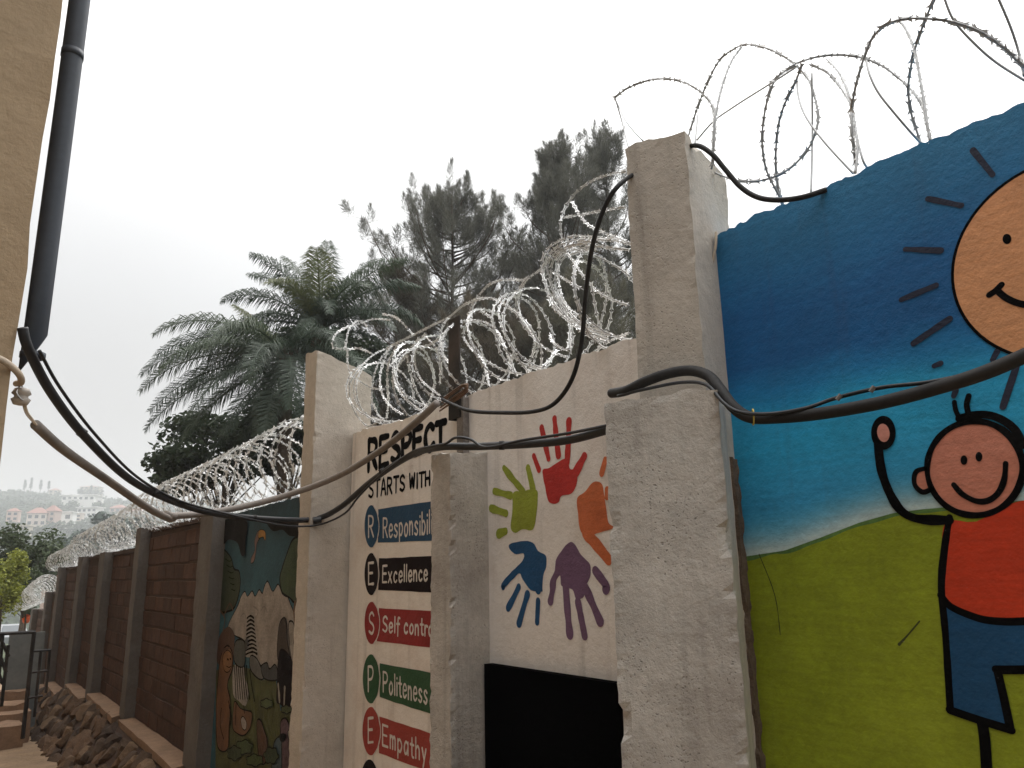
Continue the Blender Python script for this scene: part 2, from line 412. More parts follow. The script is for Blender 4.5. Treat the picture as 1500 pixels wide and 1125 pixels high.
# --- blue mural wall
hill_px = [(1060, 822), (1090, 817), (1150, 808), (1200, 790), (1260, 767), (1310, 753), (1350, 748), (1420, 742), (1500, 735), (1600, 728)]
hill_w = sorted([(at(x, y, X=WX).y, at(x, y, X=WX).z) for x, y in hill_px])
def hill_z(y): return top_line(hill_w, y)
K = [(1.60, (95, 165, 195)), (1.78, (50, 142, 185)), (1.95, (38, 150, 192)), (2.06, (34, 146, 190)), (2.13, (24, 116, 168)), (2.22, (16, 86, 140)), (2.38, (20, 88, 142)), (2.52, (30, 102, 150)), (2.72, (46, 114, 154))]
def blue(y, z):
    w = .05 * noise.noise(Vector((y * 2.2, z * 1.2, 4))) + .02 * noise.noise(Vector((y * 9, z * 9, 1)))
    zz = z + w + .10 * max(0, .95 - y)
    c = K[0][1] if zz < K[0][0] else K[-1][1]
    for (a, ca), (b, cb) in zip(K, K[1:]):
        if a <= zz <= b:
            t = (zz - a) / (b - a); c = tuple(p + (q - p) * t for p, q in zip(ca, cb)); break
    hz = hill_z(y); d = z - hz
    if d < .13:
        t = max(0, min(1, 1 - (d - .012) / .11)); t = t * t * .85
        c = tuple(p + (q - p) * t for p, q in zip(c, (205, 212, 205)))
    return tuple(v * 1.15 for v in lin(c))
bl_top = sorted([(at(x, y, X=WX).y, at(x, y, X=WX).z) for x, y in ((1063, 338), (1110, 314), (1180, 288), (1260, 249), (1340, 214), (1420, 184), (1500, 150))])
bl_top = [(.2, 2.69)] + bl_top + [(1.8, bl_top[-1][1])]
mural = thing('mural_wall', 'blue plastered wall painted with a smiling sun, a waving child and a green hill', 'wall', (WX, 1.0, 0))
wall_mesh('wall', .25, 1.66, -.3, bl_top, WX, .16, 120, 190, m_mural, mural, blue)
hy = [h for h in hill_w]
hp = MB(); hv = []
ys_ = [.26 + (1.655 - .26) * i / 90 for i in range(91)]
for y in ys_: hv += [(PX, y, hill_z(y) + .004 * noise.noise(Vector((y * 30, 0, 0)))), (PX, y, -.29)]
hp.add(hv, [(2 * i, 2 * i + 1, 2 * i + 3, 2 * i + 2) for i in range(90)])
hp.build('painted_hill', paint((.27, .325, .018), .16), mural)
hs = MB(); hv = []
for y in ys_:
    z = hill_z(y); q = .007 * (1 + noise.noise(Vector((y * 12, 5, 0)))); hv += [(PX - .00015, y, z + .003), (PX - .00015, y, z - q)]
hs.add(hv, [(2 * i, 2 * i + 1, 2 * i + 3, 2 * i + 2) for i in range(90)])
hs.build('painted_hill_edge', paint((.10, .20, .05), .3), mural)
# sun: a circle on the wall
SC, SR = (0.601, 2.276), 0.2398
def circ(c, r, X, n=72, a0=0, a1=2 * PI): return [Vector((X, c[0] + r * math.cos(a0 + (a1 - a0) * i / n), c[1] + r * math.sin(a0 + (a1 - a0) * i / n))) for i in range(n)]
sun = MB().add(circ(SC, SR, PX - 0.00036), [tuple(range(72))]).build('painted_sun', paint((.68, .32, .15), .10), mural)
A = circ(SC, SR + .003, PX - 0.00072); B = circ(SC, SR - .0045, PX - 0.00072)
MB().add(A + B, [(i, (i + 1) % 72, (i + 1) % 72 + 72, i + 72) for i in range(72)]).build('outline', paint(BLK), sun)
Z2 = PX - 0.00108
area(px_ellipse(1475, 350, 6.5, 7.5), Z2).build('eye', paint(BLK), sun)
joinmb(strip([(1449, 432), (1458, 426), (1467, 417)], .015, X=Z2), strip([(1461, 426), (1475, 437), (1495, 445), (1520, 447), (1550, 438), (1575, 420)], .016, X=Z2 - .0002)).build('smile', paint(BLK), sun)
for a, b in (((1425, 220), (1454, 256)), ((1359, 291), (1408, 301)), ((1326, 365), (1378, 367)), ((1320, 439), (1371, 418)), ((1338, 503), (1391, 467)), ((1461, 514), (1454, 527)), ((1489, 536), (1469, 596)), ((1400, 572), (1397, 580)), ((1368, 536), (1378, 532))):
    small = math.hypot(a[0] - b[0], a[1] - b[1]) < 25
    strip([a, b], .0165 if not small else .013, X=PX - 0.00036, wob=.35).build('sun_ray', paint((.018, .022, .045)), mural)
strip([(1317, 944), (1330, 930), (1347, 910)], .008, X=PX - .0006, w2=.003, wob=.8).build('scratch', paint((.05, .06, .012), .3), mural)
strip([(1112, 812), (1135, 872), (1143, 930)], .003, X=PX - .0006, wob=.8).build('crack', paint((.05, .06, .012), .3), mural)
# the waving child
boy = area(px_ellipse(1428, 686, 69, 68, 22), PX - 0.00036).build('painted_child', paint((.64, .245, .165), .09), mural)
O = PX - 0.00162
def bs(pts, w=.020, **kw): return strip(pts, w, X=O, wob=.25, **kw)
area([(1386, 764), (1379, 812), (1376, 862), (1384, 880), (1412, 898), (1450, 908), (1500, 909), (1590, 900), (1590, 740), (1490, 735), (1430, 764)], PX - .00105, n=4).build('shirt', paint((.60, .05, .014), .10), boy)
area([(1376, 860), (1383, 920), (1389, 1040), (1435, 1055), (1480, 1068), (1472, 1025), (1465, 984), (1520, 984), (1590, 980), (1590, 890), (1500, 904), (1420, 892)], PX - 0.0009, smooth=False).build('trousers', paint((.010, .075, .18), .12), boy)
area(px_ellipse(1352, 703, 12, 17), PX - 0.000648).build('ear', paint((.64, .245, .165), .09), boy)
area(px_ellipse(1294, 634, 18, 25), PX - 0.001368).build('hand_outline', paint(BLK), boy)
area(px_ellipse(1294, 634, 9, 13.5, rot=-.15), O - 0.00036).build('palm', paint((.62, .27, .21), .06), boy)
area(px_ellipse(1412, 674, 5, 7), O).build('eye', paint(BLK), boy); area(px_ellipse(1434, 669, 5, 7), O).build('eye', paint(BLK), boy)
bs([(1397, 710), (1410, 724), (1430, 734), (1448, 733), (1463, 721), (1471, 702), (1473, 679)], .013).build('smile', paint(BLK), boy)
joinmb(bs(px_ellipse(1428, 686, 70, 69, 22), .0155, closed=True)).build('head_outline', paint(BLK), boy)
strip([(1405, 613), (1425, 608), (1448, 608), (1470, 616), (1488, 631), (1498, 652)], .019, X=O + 0.000144).build('hair_band', paint(BLK), boy)
bs([(1365, 716), (1352, 721), (1341, 712), (1339, 700), (1343, 690), (1356, 686)], .013).build('ear_outline', paint(BLK), boy)
joinmb(strip([(1398, 589), (1400, 601), (1405, 612)], .012, X=O), strip([(1419, 580), (1416, 593), (1419, 607)], .014, X=O)).build('hair', paint(BLK), boy)
bs([(1286, 650), (1291, 688), (1303, 722), (1320, 748), (1345, 760), (1391, 762)], .0235).build('arm', paint(BLK), boy)
strip([(1391, 758), (1384, 800), (1379, 860), (1385, 930), (1392, 1040)], .0175, X=O + 0.000288, wob=.2).build('body_outline', paint(BLK), boy)
strip([(1378, 872), (1392, 888), (1420, 901), (1450, 909), (1500, 910), (1590, 900)], .0175, X=O + 0.000432).build('belt_line', paint(BLK), boy)
joinmb(strip([(1391, 1040), (1435, 1055), (1481, 1069)], .019, X=O), strip([(1480, 1068), (1471, 1025), (1461, 982)], .019, X=O - 0.00018), strip([(1459, 981), (1500, 981), (1590, 978)], .019, X=O - 0.00036)).build('trouser_outline', paint(BLK), boy)
strip([(1439, 1060), (1443, 1090), (1447, 1160)], .025, X=O - 0.00054).build('leg', paint(BLK), boy)

# --- whitewashed values wall
val_top = sorted([(at(x, y, X=WX).y, at(x, y, X=WX).z) for x, y in ((515, 637), (540, 626), (570, 621), (612, 607), (640, 597), (672, 586), (700, 573), (735, 562), (770, 548), (830, 530), (875, 513), (922, 498))])
val_top = [(1.5, val_top[0][1])] + val_top + [(4.7, val_top[-1][1])]
vwall = thing('values_wall', 'whitewashed wall lettered with school values and painted with coloured handprints', 'wall', (WX, 3.2, 0))
wall_mesh('wall', 1.665, 4.52, -.3, val_top, WX, .16, 170, 60, m_white, vwall)
G = {  # brush-letter strokes in a unit cell, y up
 'R': [[(0, 0), (0, 1)], [(0, 1), (.6, .95), (.75, .75), (.55, .52), (0, .5)], [(.3, .5), (.8, 0)]], 'E': [[(0, 0), (0, 1)], [(0, 1), (.8, 1)], [(0, .52), (.65, .52)], [(0, 0), (.8, 0)]],
 'S': [[(.8, .85), (.5, 1), (.12, .86), (.15, .6), (.65, .42), (.8, .2), (.5, 0), (.05, .12)]], 'P': [[(0, 0), (0, 1)], [(0, 1), (.6, .97), (.8, .74), (.55, .5), (0, .47)]],
 'C': [[(.8, .85), (.5, 1), (.12, .8), (.02, .45), (.2, .08), (.55, 0), (.85, .15)]], 'T': [[(.42, 0), (.42, 1)], [(0, 1), (.9, 1)]], 'A': [[(0, 0), (.4, 1), (.8, 0)], [(.15, .35), (.65, .35)]],
 'W': [[(0, 1), (.2, 0), (.45, .8), (.7, 0), (.9, 1)]], 'I': [[(.2, 0), (.2, 1)]], 'H': [[(0, 0), (0, 1)], [(.75, 0), (.75, 1)], [(0, .5), (.75, .5)]],
 'e': [[(.05, .33), (.65, .36), (.55, .6), (.25, .62), (.05, .35), (.15, .06), (.4, 0), (.65, .12)]], 's': [[(.6, .52), (.35, .62), (.1, .5), (.3, .33), (.6, .2), (.4, 0), (.05, .08)]],
 'p': [[(.05, .6), (.05, -.32)], [(.05, .5), (.35, .62), (.65, .35), (.4, .02), (.05, .1)]], 'o': [[(.35, .62), (.07, .4), (.12, .1), (.38, 0), (.64, .22), (.6, .5), (.35, .62)]],
 'n': [[(.05, 0), (.05, .62)], [(.05, .42), (.35, .62), (.58, .45), (.6, 0)]], 'i': [[(.1, 0), (.1, .6)], [(.1, .82), (.1, .85)]], 'b': [[(.05, 0), (.05, 1)], [(.05, .5), (.35, .62), (.65, .35), (.4, 0), (.05, .1)]],
 'l': [[(.1, 0), (.1, 1)]], 'x': [[(0, 0), (.6, .62)], [(0, .62), (.6, 0)]], 'c': [[(.6, .52), (.35, .62), (.07, .38), (.15, .08), (.4, 0), (.62, .1)]], 'f': [[(.55, .95), (.3, .98), (.22, .7), (.22, -.2)], [(0, .58), (.5, .58)]],
 't': [[(.25, .95), (.25, .1), (.5, 0)], [(0, .62), (.5, .62)]], 'r': [[(.05, 0), (.05, .62)], [(.05, .4), (.25, .6), (.5, .58)]], 'm': [[(.05, 0), (.05, .62)], [(.05, .45), (.28, .62), (.42, .45), (.42, 0)], [(.42, .45), (.65, .62), (.8, .45), (.8, 0)]],
 'a': [[(.6, .5), (.3, .62), (.05, .35), (.15, .04), (.4, .05), (.6, .3)], [(.62, .62), (.62, 0)]], 'h': [[(.05, 0), (.05, 1)], [(.05, .42), (.35, .62), (.58, .45), (.6, 0)]], 'y': [[(.05, .6), (.32, .05)], [(.62, .6), (.2, -.35)]]}
def lettering(text, TL, TR, BL, BR, w, X, cells=None):
    """hand-lettered strokes between four pixel corners; widths per letter"""
    WD = {'i': .38, 'l': .38, 'I': .5, ' ': .55, 'm': 1.05, 'W': 1.05, 'f': .62, 't': .68, 'r': .62}
    ws = [WD.get(ch, .88 if not ch.isupper() else 1.0) for ch in text]; tot = sum(ws); o = MB(); x = 0; q = 0
    for ch, wd in zip(text, ws):
        u0 = x / tot; x += wd; u1 = x / tot
        if ch == ' ': continue
        js = rnd(-.03, .03)
        for stk in G[ch]:
            pts = []
            for a, b in stk:
                u = u0 + (u1 - u0) * (a / wd * .88 + .04); v = 1 - (b + js)
                pts.append(tuple((TL[i] * (1 - u) + TR[i] * u) * (1 - v) + (BL[i] * (1 - u) + BR[i] * u) * v for i in (0, 1)))
            q += 1
            m = strip(pts, w, X=X - .00006 * (q % 5), n=4, wob=.3); o.add(m.v, m.f)
    return o
lettering('RESPECT', (540, 645), (655, 616), (539, 689), (655, 649), .040, PX - 0.00036).build('painted_heading', paint(BLK), vwall)
lettering('STARTS WITH', (540, 704), (632, 690), (539.5, 729), (632, 709.5), .017, PX - 0.00036).build('painted_heading', paint(BLK), vwall)
WHT = paint((.66, .62, .58), .05)
rows = [  # letter, word, colour, circle (cx, cy, rx, ry), bar TL TR BL BR, text TL TR BL BR
 ('R', 'Responsibility', (.010, .060, .130), (544, 771, 10, 31), (554, 746), (655, 730.5), (553.5, 795), (655, 791), (561, 760), (648, 745), (561, 788), (648, 779)),
 ('E', 'Excellence', (.018, .013, .014), (544, 841, 10, 31), (555, 818), (655, 813.5), (554, 864), (655, 869), (560.5, 829), (628, 826), (560, 853), (628, 850)),
 ('S', 'Self control', (.26, .016, .017), (544.5, 912.5, 10.5, 31), (555, 891), (655, 896.5), (552, 939), (655, 952), (560.5, 903), (639, 908), (560, 925), (639, 932)),
 ('P', 'Politeness', (.014, .072, .026), (543.5, 994.5, 12, 36), (556, 971.5), (655, 989.5), (556, 1021), (655, 1054), (561, 984), (628, 1001), (561, 1013), (628, 1032)),
 ('E', 'Empathy', (.32, .040, .030), (543.5, 1071, 12.5, 35.5), (556, 1049.5), (655, 1082.5), (555, 1103), (655, 1141), (560, 1062), (627, 1088), (560, 1092), (627, 1117)),
 ('C', 'Tolerance', (.014, .012, .012), (541, 1148, 13, 35.5), (556, 1128), (655, 1176), (555, 1183), (655, 1240), (561, 1146), (640, 1185), (561, 1170), (640, 1218))]
for L_, word, colr, (cx, cy, rx, ry), a, b, c, d, t1, t2, t3, t4 in rows:
    if word == 'Tolerance':
        area(px_ellipse(cx, cy, rx, ry, 20), PX - 0.000792).build('painted_disc', paint(colr), vwall); continue
    bar = area([a, b, d, c], PX, smooth=False, rag=.004).build('painted_bar', paint(colr), vwall)
    lettering(word, t1, t2, t3, t4, .0125, PX - 0.00072).build('lettering', WHT, bar)
    disc = area(px_ellipse(cx, cy, rx, ry, 20), PX - 0.000792).build('painted_disc', paint(colr), vwall)
    strip([(cx + rx * .25, cy - ry * 1.0), (cx + rx * .85, cy - ry * .62), (cx + rx * 1.12, cy), (cx + rx * .85, cy + ry * .62), (cx + rx * .25, cy + ry * 1.0)], .008, X=PX - 0.001152).build('disc_edge', WHT, disc)
    h = ry * .5
    lettering(L_, (cx - 4.5, cy - h), (cx + 5.5, cy - h - 1), (cx - 4.5, cy + h), (cx + 5.5, cy + h - 1), .0145, PX - 0.001224).build('letter', WHT, disc)
# handprints (zoom 6: 660,560 x3.75 ; zoom 7: 660,850 x4.09)
def z6(*p): return [(660 + x / 3.75, 560 + y / 3.75) for x, y in p]
def z7(*p): return [(660 + x / 4.09, 850 + y / 4.09) for x, y in p]
def hand(colr, palm, fingers, label):
    h = area(palm, PX, n=5, rag=.003).build('painted_handprint', paint(colr, .12), vwall, label=label)
    for i, (pts, w) in enumerate(fingers): strip(pts, w * 1.3, X=PX - 0.000288 - .0001 * i, wob=.3).build('finger', paint(colr, .12), h)
hand((.46, .028, .024), z6((508, 480), (545, 468), (600, 432), (640, 420), (655, 478), (690, 480), (695, 540), (670, 605), (610, 625), (595, 655), (565, 668), (535, 650), (520, 580), (508, 520)),
     [(z6((457, 405), (485, 480)), .021), (z6((500, 250), (520, 340), (538, 420)), .023), (z6((571, 200), (580, 300), (592, 400)), .025), (z6((650, 215), (646, 330), (640, 440)), .026), (z6((735, 405), (690, 490), (665, 530)), .028)], 'red handprint')
hand((.28, .33, .035), z6((345, 605), (400, 600), (440, 588), (478, 600), (475, 690), (460, 790), (440, 812), (390, 808), (355, 828), (330, 800), (340, 700)),
     [(z6((293, 470), (340, 530), (400, 600)), .026), (z6((425, 470), (440, 530), (455, 600)), .028), (z6((240, 598), (330, 622)), .026), (z6((222, 692), (305, 720)), .027), (z6((265, 832), (302, 818)), .030)], 'olive green handprint')
hand((.55, .135, .045), z6((695, 640), (740, 600), (780, 550), (810, 545), (835, 570), (850, 660), (868, 770), (900, 800), (800, 830), (760, 860), (715, 820), (700, 720)),
     [(z6((745, 830), (800, 890), (868, 975)), .036), (z6((850, 425), (830, 500)), .02), (z6((860, 590), (858, 630)), .02)], 'orange handprint')
hand((.010, .075, .190), z6((320, 900), (350, 880), (440, 874), (480, 925), (522, 955), (525, 1010), (510, 1060), (505, 1125), (500, 1150), (440, 1140), (395, 1080), (380, 1050), (340, 1060), (395, 980), (400, 940), (350, 942)),
     [(z6((400, 1000), (330, 1070), (290, 1115)) + z7((315, 40)), .024), (z7((408, 40), (375, 110), (345, 165)), .025), (z7((460, 85), (435, 170), (410, 258)), .025), (z7((524, 125), (518, 250)), .023), (z7((500, 0), (525, 55)), .034)], 'blue handprint')
hand((.155, .085, .155), z6((645, 885), (680, 885), (715, 945), (765, 1000), (765, 1070), (740, 1125), (730, 1180), (690, 1190), (670, 1140), (610, 1120), (600, 1060), (570, 1100), (575, 1010), (585, 960)),
     [(z6((595, 1020), (565, 1090)) + z7((610, 60), (598, 125)), .026), (z7((690, 40), (700, 180), (714, 322)), .030), (z7((763, 130), (785, 240), (803, 332)), .027), (z7((808, 45), (850, 140), (895, 245)), .030), (z6((795, 1035), (850, 1110)) + z7((930, 55)), .027)], 'purple handprint')
# black sheet fixed to the foot of the handprint wall
bq = [at(711, 971, X=WX - .045), at(905, 1004, X=WX - .045)]
bb = MB(); y0_, y1_ = 1.70, bq[0].y + .01
zt_ = (bq[0].z + bq[1].z) / 2
bs_ = thing('black_sheet_panel', 'flat black panel fixed below the painted handprints', 'panel', (WX, 2.4, 0))
MB().box((WX - .045, y0_, -.2), (WX - .002, y1_, zt_)).build('panel', m_blackboard, bs_)

# --- concrete pillars
def pillar(name, label, xL, xC, XC, theta, W_px=None, dep=None, zb=-.5, mat=m_conc, nz=120, amp=.004, seed=0, group=None, zR=None, rag=.012):
    """xL, xC: pixels of the front face's top corners; the corner nearest the wall-side at plane XC; theta turns it"""
    th = math.radians(theta); s, c = math.sin(th), math.cos(th)
    C = at(*xC, X=XC); L = hit(*xL, C, (-s, c)); D = Vector((c, s, 0))
    R = Vector((C.x, C.y, 0)) + D * dep; Bk = Vector((L.x, L.y, 0)) + D * dep
    zR = C.z if zR is None else zR
    v, f = hexa([(C.x, C.y), (R.x, R.y), (Bk.x, Bk.y), (L.x, L.y)], zb, [C.z, zR, zR + L.z - C.z, L.z], 8, 10, nz, amp, top_rag=rag, seed=seed)
    t = thing(name, label, 'pillar', ((C.x + L.x) / 2, (C.y + L.y) / 2, zb), group)
    obj('shaft', v, f, mat, t)
    return t
GP = 'concrete pillars of the painted wall'
pillar('concrete_pillar', 'tall rough concrete pillar between the handprint wall and the blue mural', (915, 216), (1003, 193), 1.84, 14, dep=.30, seed=1, group=GP, zR=at(1060, 255, X=2.1).z, mat=m_conc_smooth)
pillar('concrete_pillar', 'low wide pitted concrete buttress beside the blue mural, thick cable over its top', (885, 592), (1050, 568), 1.74, 35, dep=.40, seed=2, group=GP)
pillar('concrete_pillar', 'short stained concrete buttress splitting the lettered wall from the handprints', (632, 668), (660, 661), 1.79, 4, dep=.24, seed=3, group=GP, zR=at(715, 661, X=2.0).z)
pillar('concrete_pillar', 'tall smooth pillar left of the RESPECT lettering, chipped at its top', (449, 519), (465, 512), 1.74, 6, dep=.40, seed=4, group=GP, mat=m_conc_smooth, zR=at(562, 541, X=2.14).z)

v, f = hexa([(1.966, 1.548), (2.0, 1.556), (2.0, 1.625), (1.95, 1.61)], -.3, 1.93, 3, 3, 120, .006, .02, seed=9)  # dark brown strip added to paint in the buttress's shaded side
tag(obj('shade_strip', v, f, material('shade_brown', (.12, .085, .06), .95, var=.3, vscale=12, bump=1, bscale=50, bdist=.01)), 'rough brown strip added as the shaded side of the low buttress, by the blue mural', 'shade strip')

# --- jungle mural wall and the brick walls
JX = 2.02
jw_top = [(4.4, 2.20), (5.0, 2.16), (7.6, 2.14)]
jungle = thing('jungle_wall', 'dim wall painted with jungle animals between two concrete pillars', 'wall', (JX, 6, 0))
def za(*p): return [(300 + x / 5.63, 760 + y / 5.63) for x, y in p]
def zb_(*p): return [(300 + x / 5.77, 930 + y / 5.77) for x, y in p]
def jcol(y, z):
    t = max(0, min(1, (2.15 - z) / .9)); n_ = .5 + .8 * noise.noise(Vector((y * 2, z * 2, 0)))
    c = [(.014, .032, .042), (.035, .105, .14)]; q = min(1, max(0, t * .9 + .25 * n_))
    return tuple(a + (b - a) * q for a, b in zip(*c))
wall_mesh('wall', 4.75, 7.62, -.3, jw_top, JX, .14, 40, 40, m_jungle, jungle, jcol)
JP = JX - .0012; jk = [0]
def ja(pts, c, name, parent=jungle, smooth=True, edge=None):
    jk[0] += 1; X = JP - .00012 * jk[0]
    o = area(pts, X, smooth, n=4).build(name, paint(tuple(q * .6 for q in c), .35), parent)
    if edge:
        strip(pts, edge, True, X=X - .00006, n=4, wob=.6).build('outline', paint((.012, .012, .012)), o)
    return o
def jl(pts, w, c, name, parent=jungle):
    jk[0] += 1; return strip(pts, w, X=JP - .00012 * jk[0], n=4, wob=.5).build(name, paint(c, .2), parent)
ja(zb_((90, 950), (95, 300), (240, 250), (440, 300), (480, 375), (600, 385), (640, 640), (790, 640), (790, 1300), (90, 1300)), (.085, .10, .022), 'painted_grass', smooth=False)
ja(za((190, 890), (270, 720), (300, 640), (330, 598), (352, 640), (390, 594), (415, 640), (448, 584), (475, 615), (492, 555), (520, 515), (560, 600), (605, 538), (640, 620), (668, 615), (705, 700), (735, 800), (740, 1100), (735, 1220), (600, 1240), (540, 1235), (500, 1220), (420, 1180), (330, 1010), (245, 960)), (.42, .37, .33), 'painted_rock', edge=.010)
for p in (((350, 640), (345, 700), (355, 760)), ((415, 640), (412, 700)), ((480, 610), (478, 700)), ((560, 600), (575, 680), (560, 760)), ((300, 800), (325, 780), (340, 830)), ((460, 760), (490, 720), (515, 770)), ((400, 720), (440, 760), (420, 820))):
    jl(za(*p), .010, (.16, .14, .13), 'rock_crease')
ja(za((100, 420), (110, 300), (150, 250), (215, 320), (240, 410), (280, 430), (293, 500), (285, 600), (250, 720), (200, 760), (120, 740)), (.030, .050, .018), 'painted_tree', edge=.016)
ja(za((830, 150), (760, 150), (720, 180), (690, 250), (640, 400), (618, 500), (640, 610), (700, 650), (740, 690), (830, 690)), (.030, .065, .018), 'painted_tree', edge=.016)
ja(za((418, 150), (440, 100), (470, 130), (430, 200), (420, 280), (405, 350), (380, 365), (385, 320), (412, 260), (410, 190)), (.22, .13, .11), 'painted_bird', edge=.006)
ja(za((440, 130), (450, 95), (480, 90), (500, 115), (498, 180), (480, 150), (445, 160)), (.50, .24, .03), 'painted_beak', edge=.006)
ja(za((345, 860), (365, 790), (390, 770), (412, 800), (405, 900), (420, 970), (445, 1040), (440, 1120), (430, 1150), (400, 1140), (330, 1130), (335, 1000)), (.40, .37, .34), 'painted_zebra')
for i in range(10):
    y = 800 + i * 33; jl(za((348 - i, y + 20), (375 + i * 2, y), (404 + i * 3, y + 18)), .016, BLK, 'stripe')
ja(zb_((240, 280), (300, 250), (335, 290), (345, 380), (370, 470), (345, 600), (290, 560), (240, 500)), (.40, .37, .34), 'painted_zebra')
for i in range(7):
    x = 250 + i * 17; jl(zb_((x, 265), (x + 8, 400), (x + 14 + i * 2, 540)), .018, BLK, 'stripe')
ja(zb_((245, 120), (265, 50), (310, 40), (340, 80), (335, 250), (290, 270), (248, 220)), (.085, .095, .085), 'painted_boulder', edge=.012)
ja(zb_((385, 180), (430, 190), (470, 260), (498, 360), (455, 372), (385, 290)), (.17, .17, .16), 'painted_boulder', edge=.012)
ja(zb_((475, 270), (525, 235), (545, 290), (590, 250), (612, 290), (612, 380), (505, 370)), (.05, .055, .06), 'painted_boulder', edge=.01)
ja(za((105, 1060), (125, 960), (180, 895), (215, 900), (245, 960), (240, 1060), (225, 1150), (110, 1200)), (.085, .036, .018), 'painted_lion')
ja(zb_((110, 400), (135, 180), (190, 90), (235, 160), (232, 290), (190, 420), (215, 560), (205, 800), (190, 970), (110, 950), (95, 700)), (.20, .085, .030), 'painted_lion', edge=.014)
ja(zb_((255, 560), (300, 620), (355, 640), (398, 660), (385, 780), (330, 850), (270, 830), (235, 780), (240, 640)), (.19, .085, .035), 'painted_antelope', edge=.01)
ja(zb_((305, 715), (325, 690), (352, 740), (345, 800), (318, 790)), (.45, .40, .36), 'painted_antelope_patch', edge=.008)
ja(za((600, 1000), (615, 870), (650, 815), (672, 850), (680, 1000), (700, 1150), (640, 1200), (600, 1150)), (.050, .034, .026), 'painted_ape', edge=.010)
ja(zb_((615, 250), (640, 120), (700, 150), (755, 260), (760, 480), (740, 640), (690, 640), (640, 590), (605, 560), (610, 400)), (.022, .018, .020), 'painted_ape')
for p in (((620, 420), (632, 560)), ((675, 450), (670, 590))): jl(zb_(*p), .030, (.22, .20, .17), 'ape_arm')
ja(za((690, 870), (720, 845), (740, 900), (735, 1030), (760, 1200), (720, 1180), (700, 1050)), (.38, .34, .30), 'painted_trunk', edge=.01)
ja(zb_((640, 740), (680, 705), (712, 760), (715, 860), (735, 1000), (700, 1300), (640, 1300), (640, 900)), (.13, .075, .10), 'painted_figure', edge=.012)
ja(zb_((590, 900), (640, 860), (650, 960), (640, 1300), (560, 1300), (575, 1000)), (.065, .12, .15), 'painted_figure', edge=.012)
ja(zb_((440, 740), (470, 720), (500, 800), (530, 900), (520, 1060), (480, 1090), (450, 980)), (.11, .048, .022), 'painted_figure', edge=.010)
for p in (((200, 560), (215, 640), (220, 720)), ((380, 300), (395, 420), (420, 560)), ((140, 620), (130, 760), (160, 880))): jl(zb_(*p), .012, BLK, 'painted_line')

ja(zb_((150, 190), (185, 130), (225, 160), (232, 240), (205, 310), (165, 300)), (.30, .14, .05), 'lion_face', edge=.008)
for p in (((190, 205), (200, 210)), ((212, 200), (220, 206))): jl(zb_(*p), .014, BLK, 'lion_eye')
jl(zb_((185, 265), (205, 275), (222, 262)), .008, BLK, 'lion_mouth')
for k_ in range(7): jl(zb_((120 + 4 * k_, 190 - 12 * k_), (140 + 8 * k_, 150 - 6 * k_), (165 + 8 * k_, 130 - 4 * k_)), .010, (.05, .02, .01), 'mane_stroke')
for p in (((265, 560), (262, 640), (258, 760)), ((330, 600), (335, 660)), ((205, 600), (222, 690), (215, 760))): jl(zb_(*p), .012, BLK, 'zebra_leg')
for p in (((130, 760), (165, 820), (150, 930)), ((165, 780), (205, 700), (230, 745))): jl(za(*p), .020, (.07, .035, .015), 'tree_branch')
for p in (((745, 690), (735, 780), (745, 860)),): jl(za(*p), .03, (.10, .05, .02), 'tree_branch')
for k_ in range(14):
    a_, b_ = 400 + 23 * (k_ % 7) + random.uniform(-8, 8), 420 + 90 * (k_ // 7) + random.uniform(-20, 20)
    jl(zb_((a_, b_), (a_ + 6, b_ - 26)), .008, (.04, .07, .012), 'grass_blade')
for k_ in range(6): jl(za((170 + 10 * k_, 330 + 50 * k_), (200 + 8 * k_, 350 + 48 * k_), (225 + 5 * k_, 340 + 50 * k_)), .008, (.012, .022, .008), 'leaf_stroke')
for k_ in range(6): jl(za((690 + 8 * (k_ % 3), 260 + 60 * k_), (715, 290 + 58 * k_), (745, 275 + 60 * k_)), .008, (.012, .03, .008), 'leaf_stroke')
for pts_ in (((140, 20), (330, 10), (350, 90), (335, 180), (330, 290), (300, 300), (270, 200), (200, 170), (150, 200)), ((520, 10), (790, 10), (790, 130), (700, 140), (640, 90), (560, 100))):
    ja(za(*pts_), (.022, .020, .018), 'painted_canopy')
for cx_, cy_, w_, h_, c_ in ((330, 1010, 70, 60, (.05, .09, .02)), (250, 1060, 60, 60, (.03, .06, .015)), (420, 1120, 70, 50, (.06, .10, .02)), (560, 1080, 60, 70, (.03, .06, .02)), (520, 640, 50, 40, (.07, .11, .03)), (690, 690, 45, 35, (.06, .09, .02))):
    ja(zb_(*[(cx_ + w_ * (1 + .12 * math.sin(6 * a_ + cx_)) * math.cos(a_), cy_ - 60 + h_ * (1 + .12 * math.sin(6 * a_ + cx_)) * math.sin(a_)) for a_ in [2 * PI * q_ / 22 for q_ in range(22)]]), c_, 'painted_bush', edge=.008)
for k_ in range(3): ja(za((330 + 5 * k_, 1010 - 230 * 0), (345 + 4 * k_, 990), (352, 1060), (338, 1080)), (.05, .05, .05), 'painted_shade')
ja(zb_((700, 820), (725, 800), (735, 860), (715, 890)), (.42, .40, .36), 'painted_patch', edge=.006)
ja(zb_((630, 850), (660, 830), (690, 850), (665, 900), (640, 900)), (.015, .014, .014), 'painted_hair')
pill = [((294, 757), 329, 2.16), ((200, 776), 219, 2.22), ((146, 812), 165, 2.0), ((115, 815), 130, 2.0), ((85, 832), 99, 1.86), ((66, 869), 82, 1.35), ((44, 905), 58, .9)]
GB = 'concrete posts of the brick wall'
PF = 1.90
posts = []
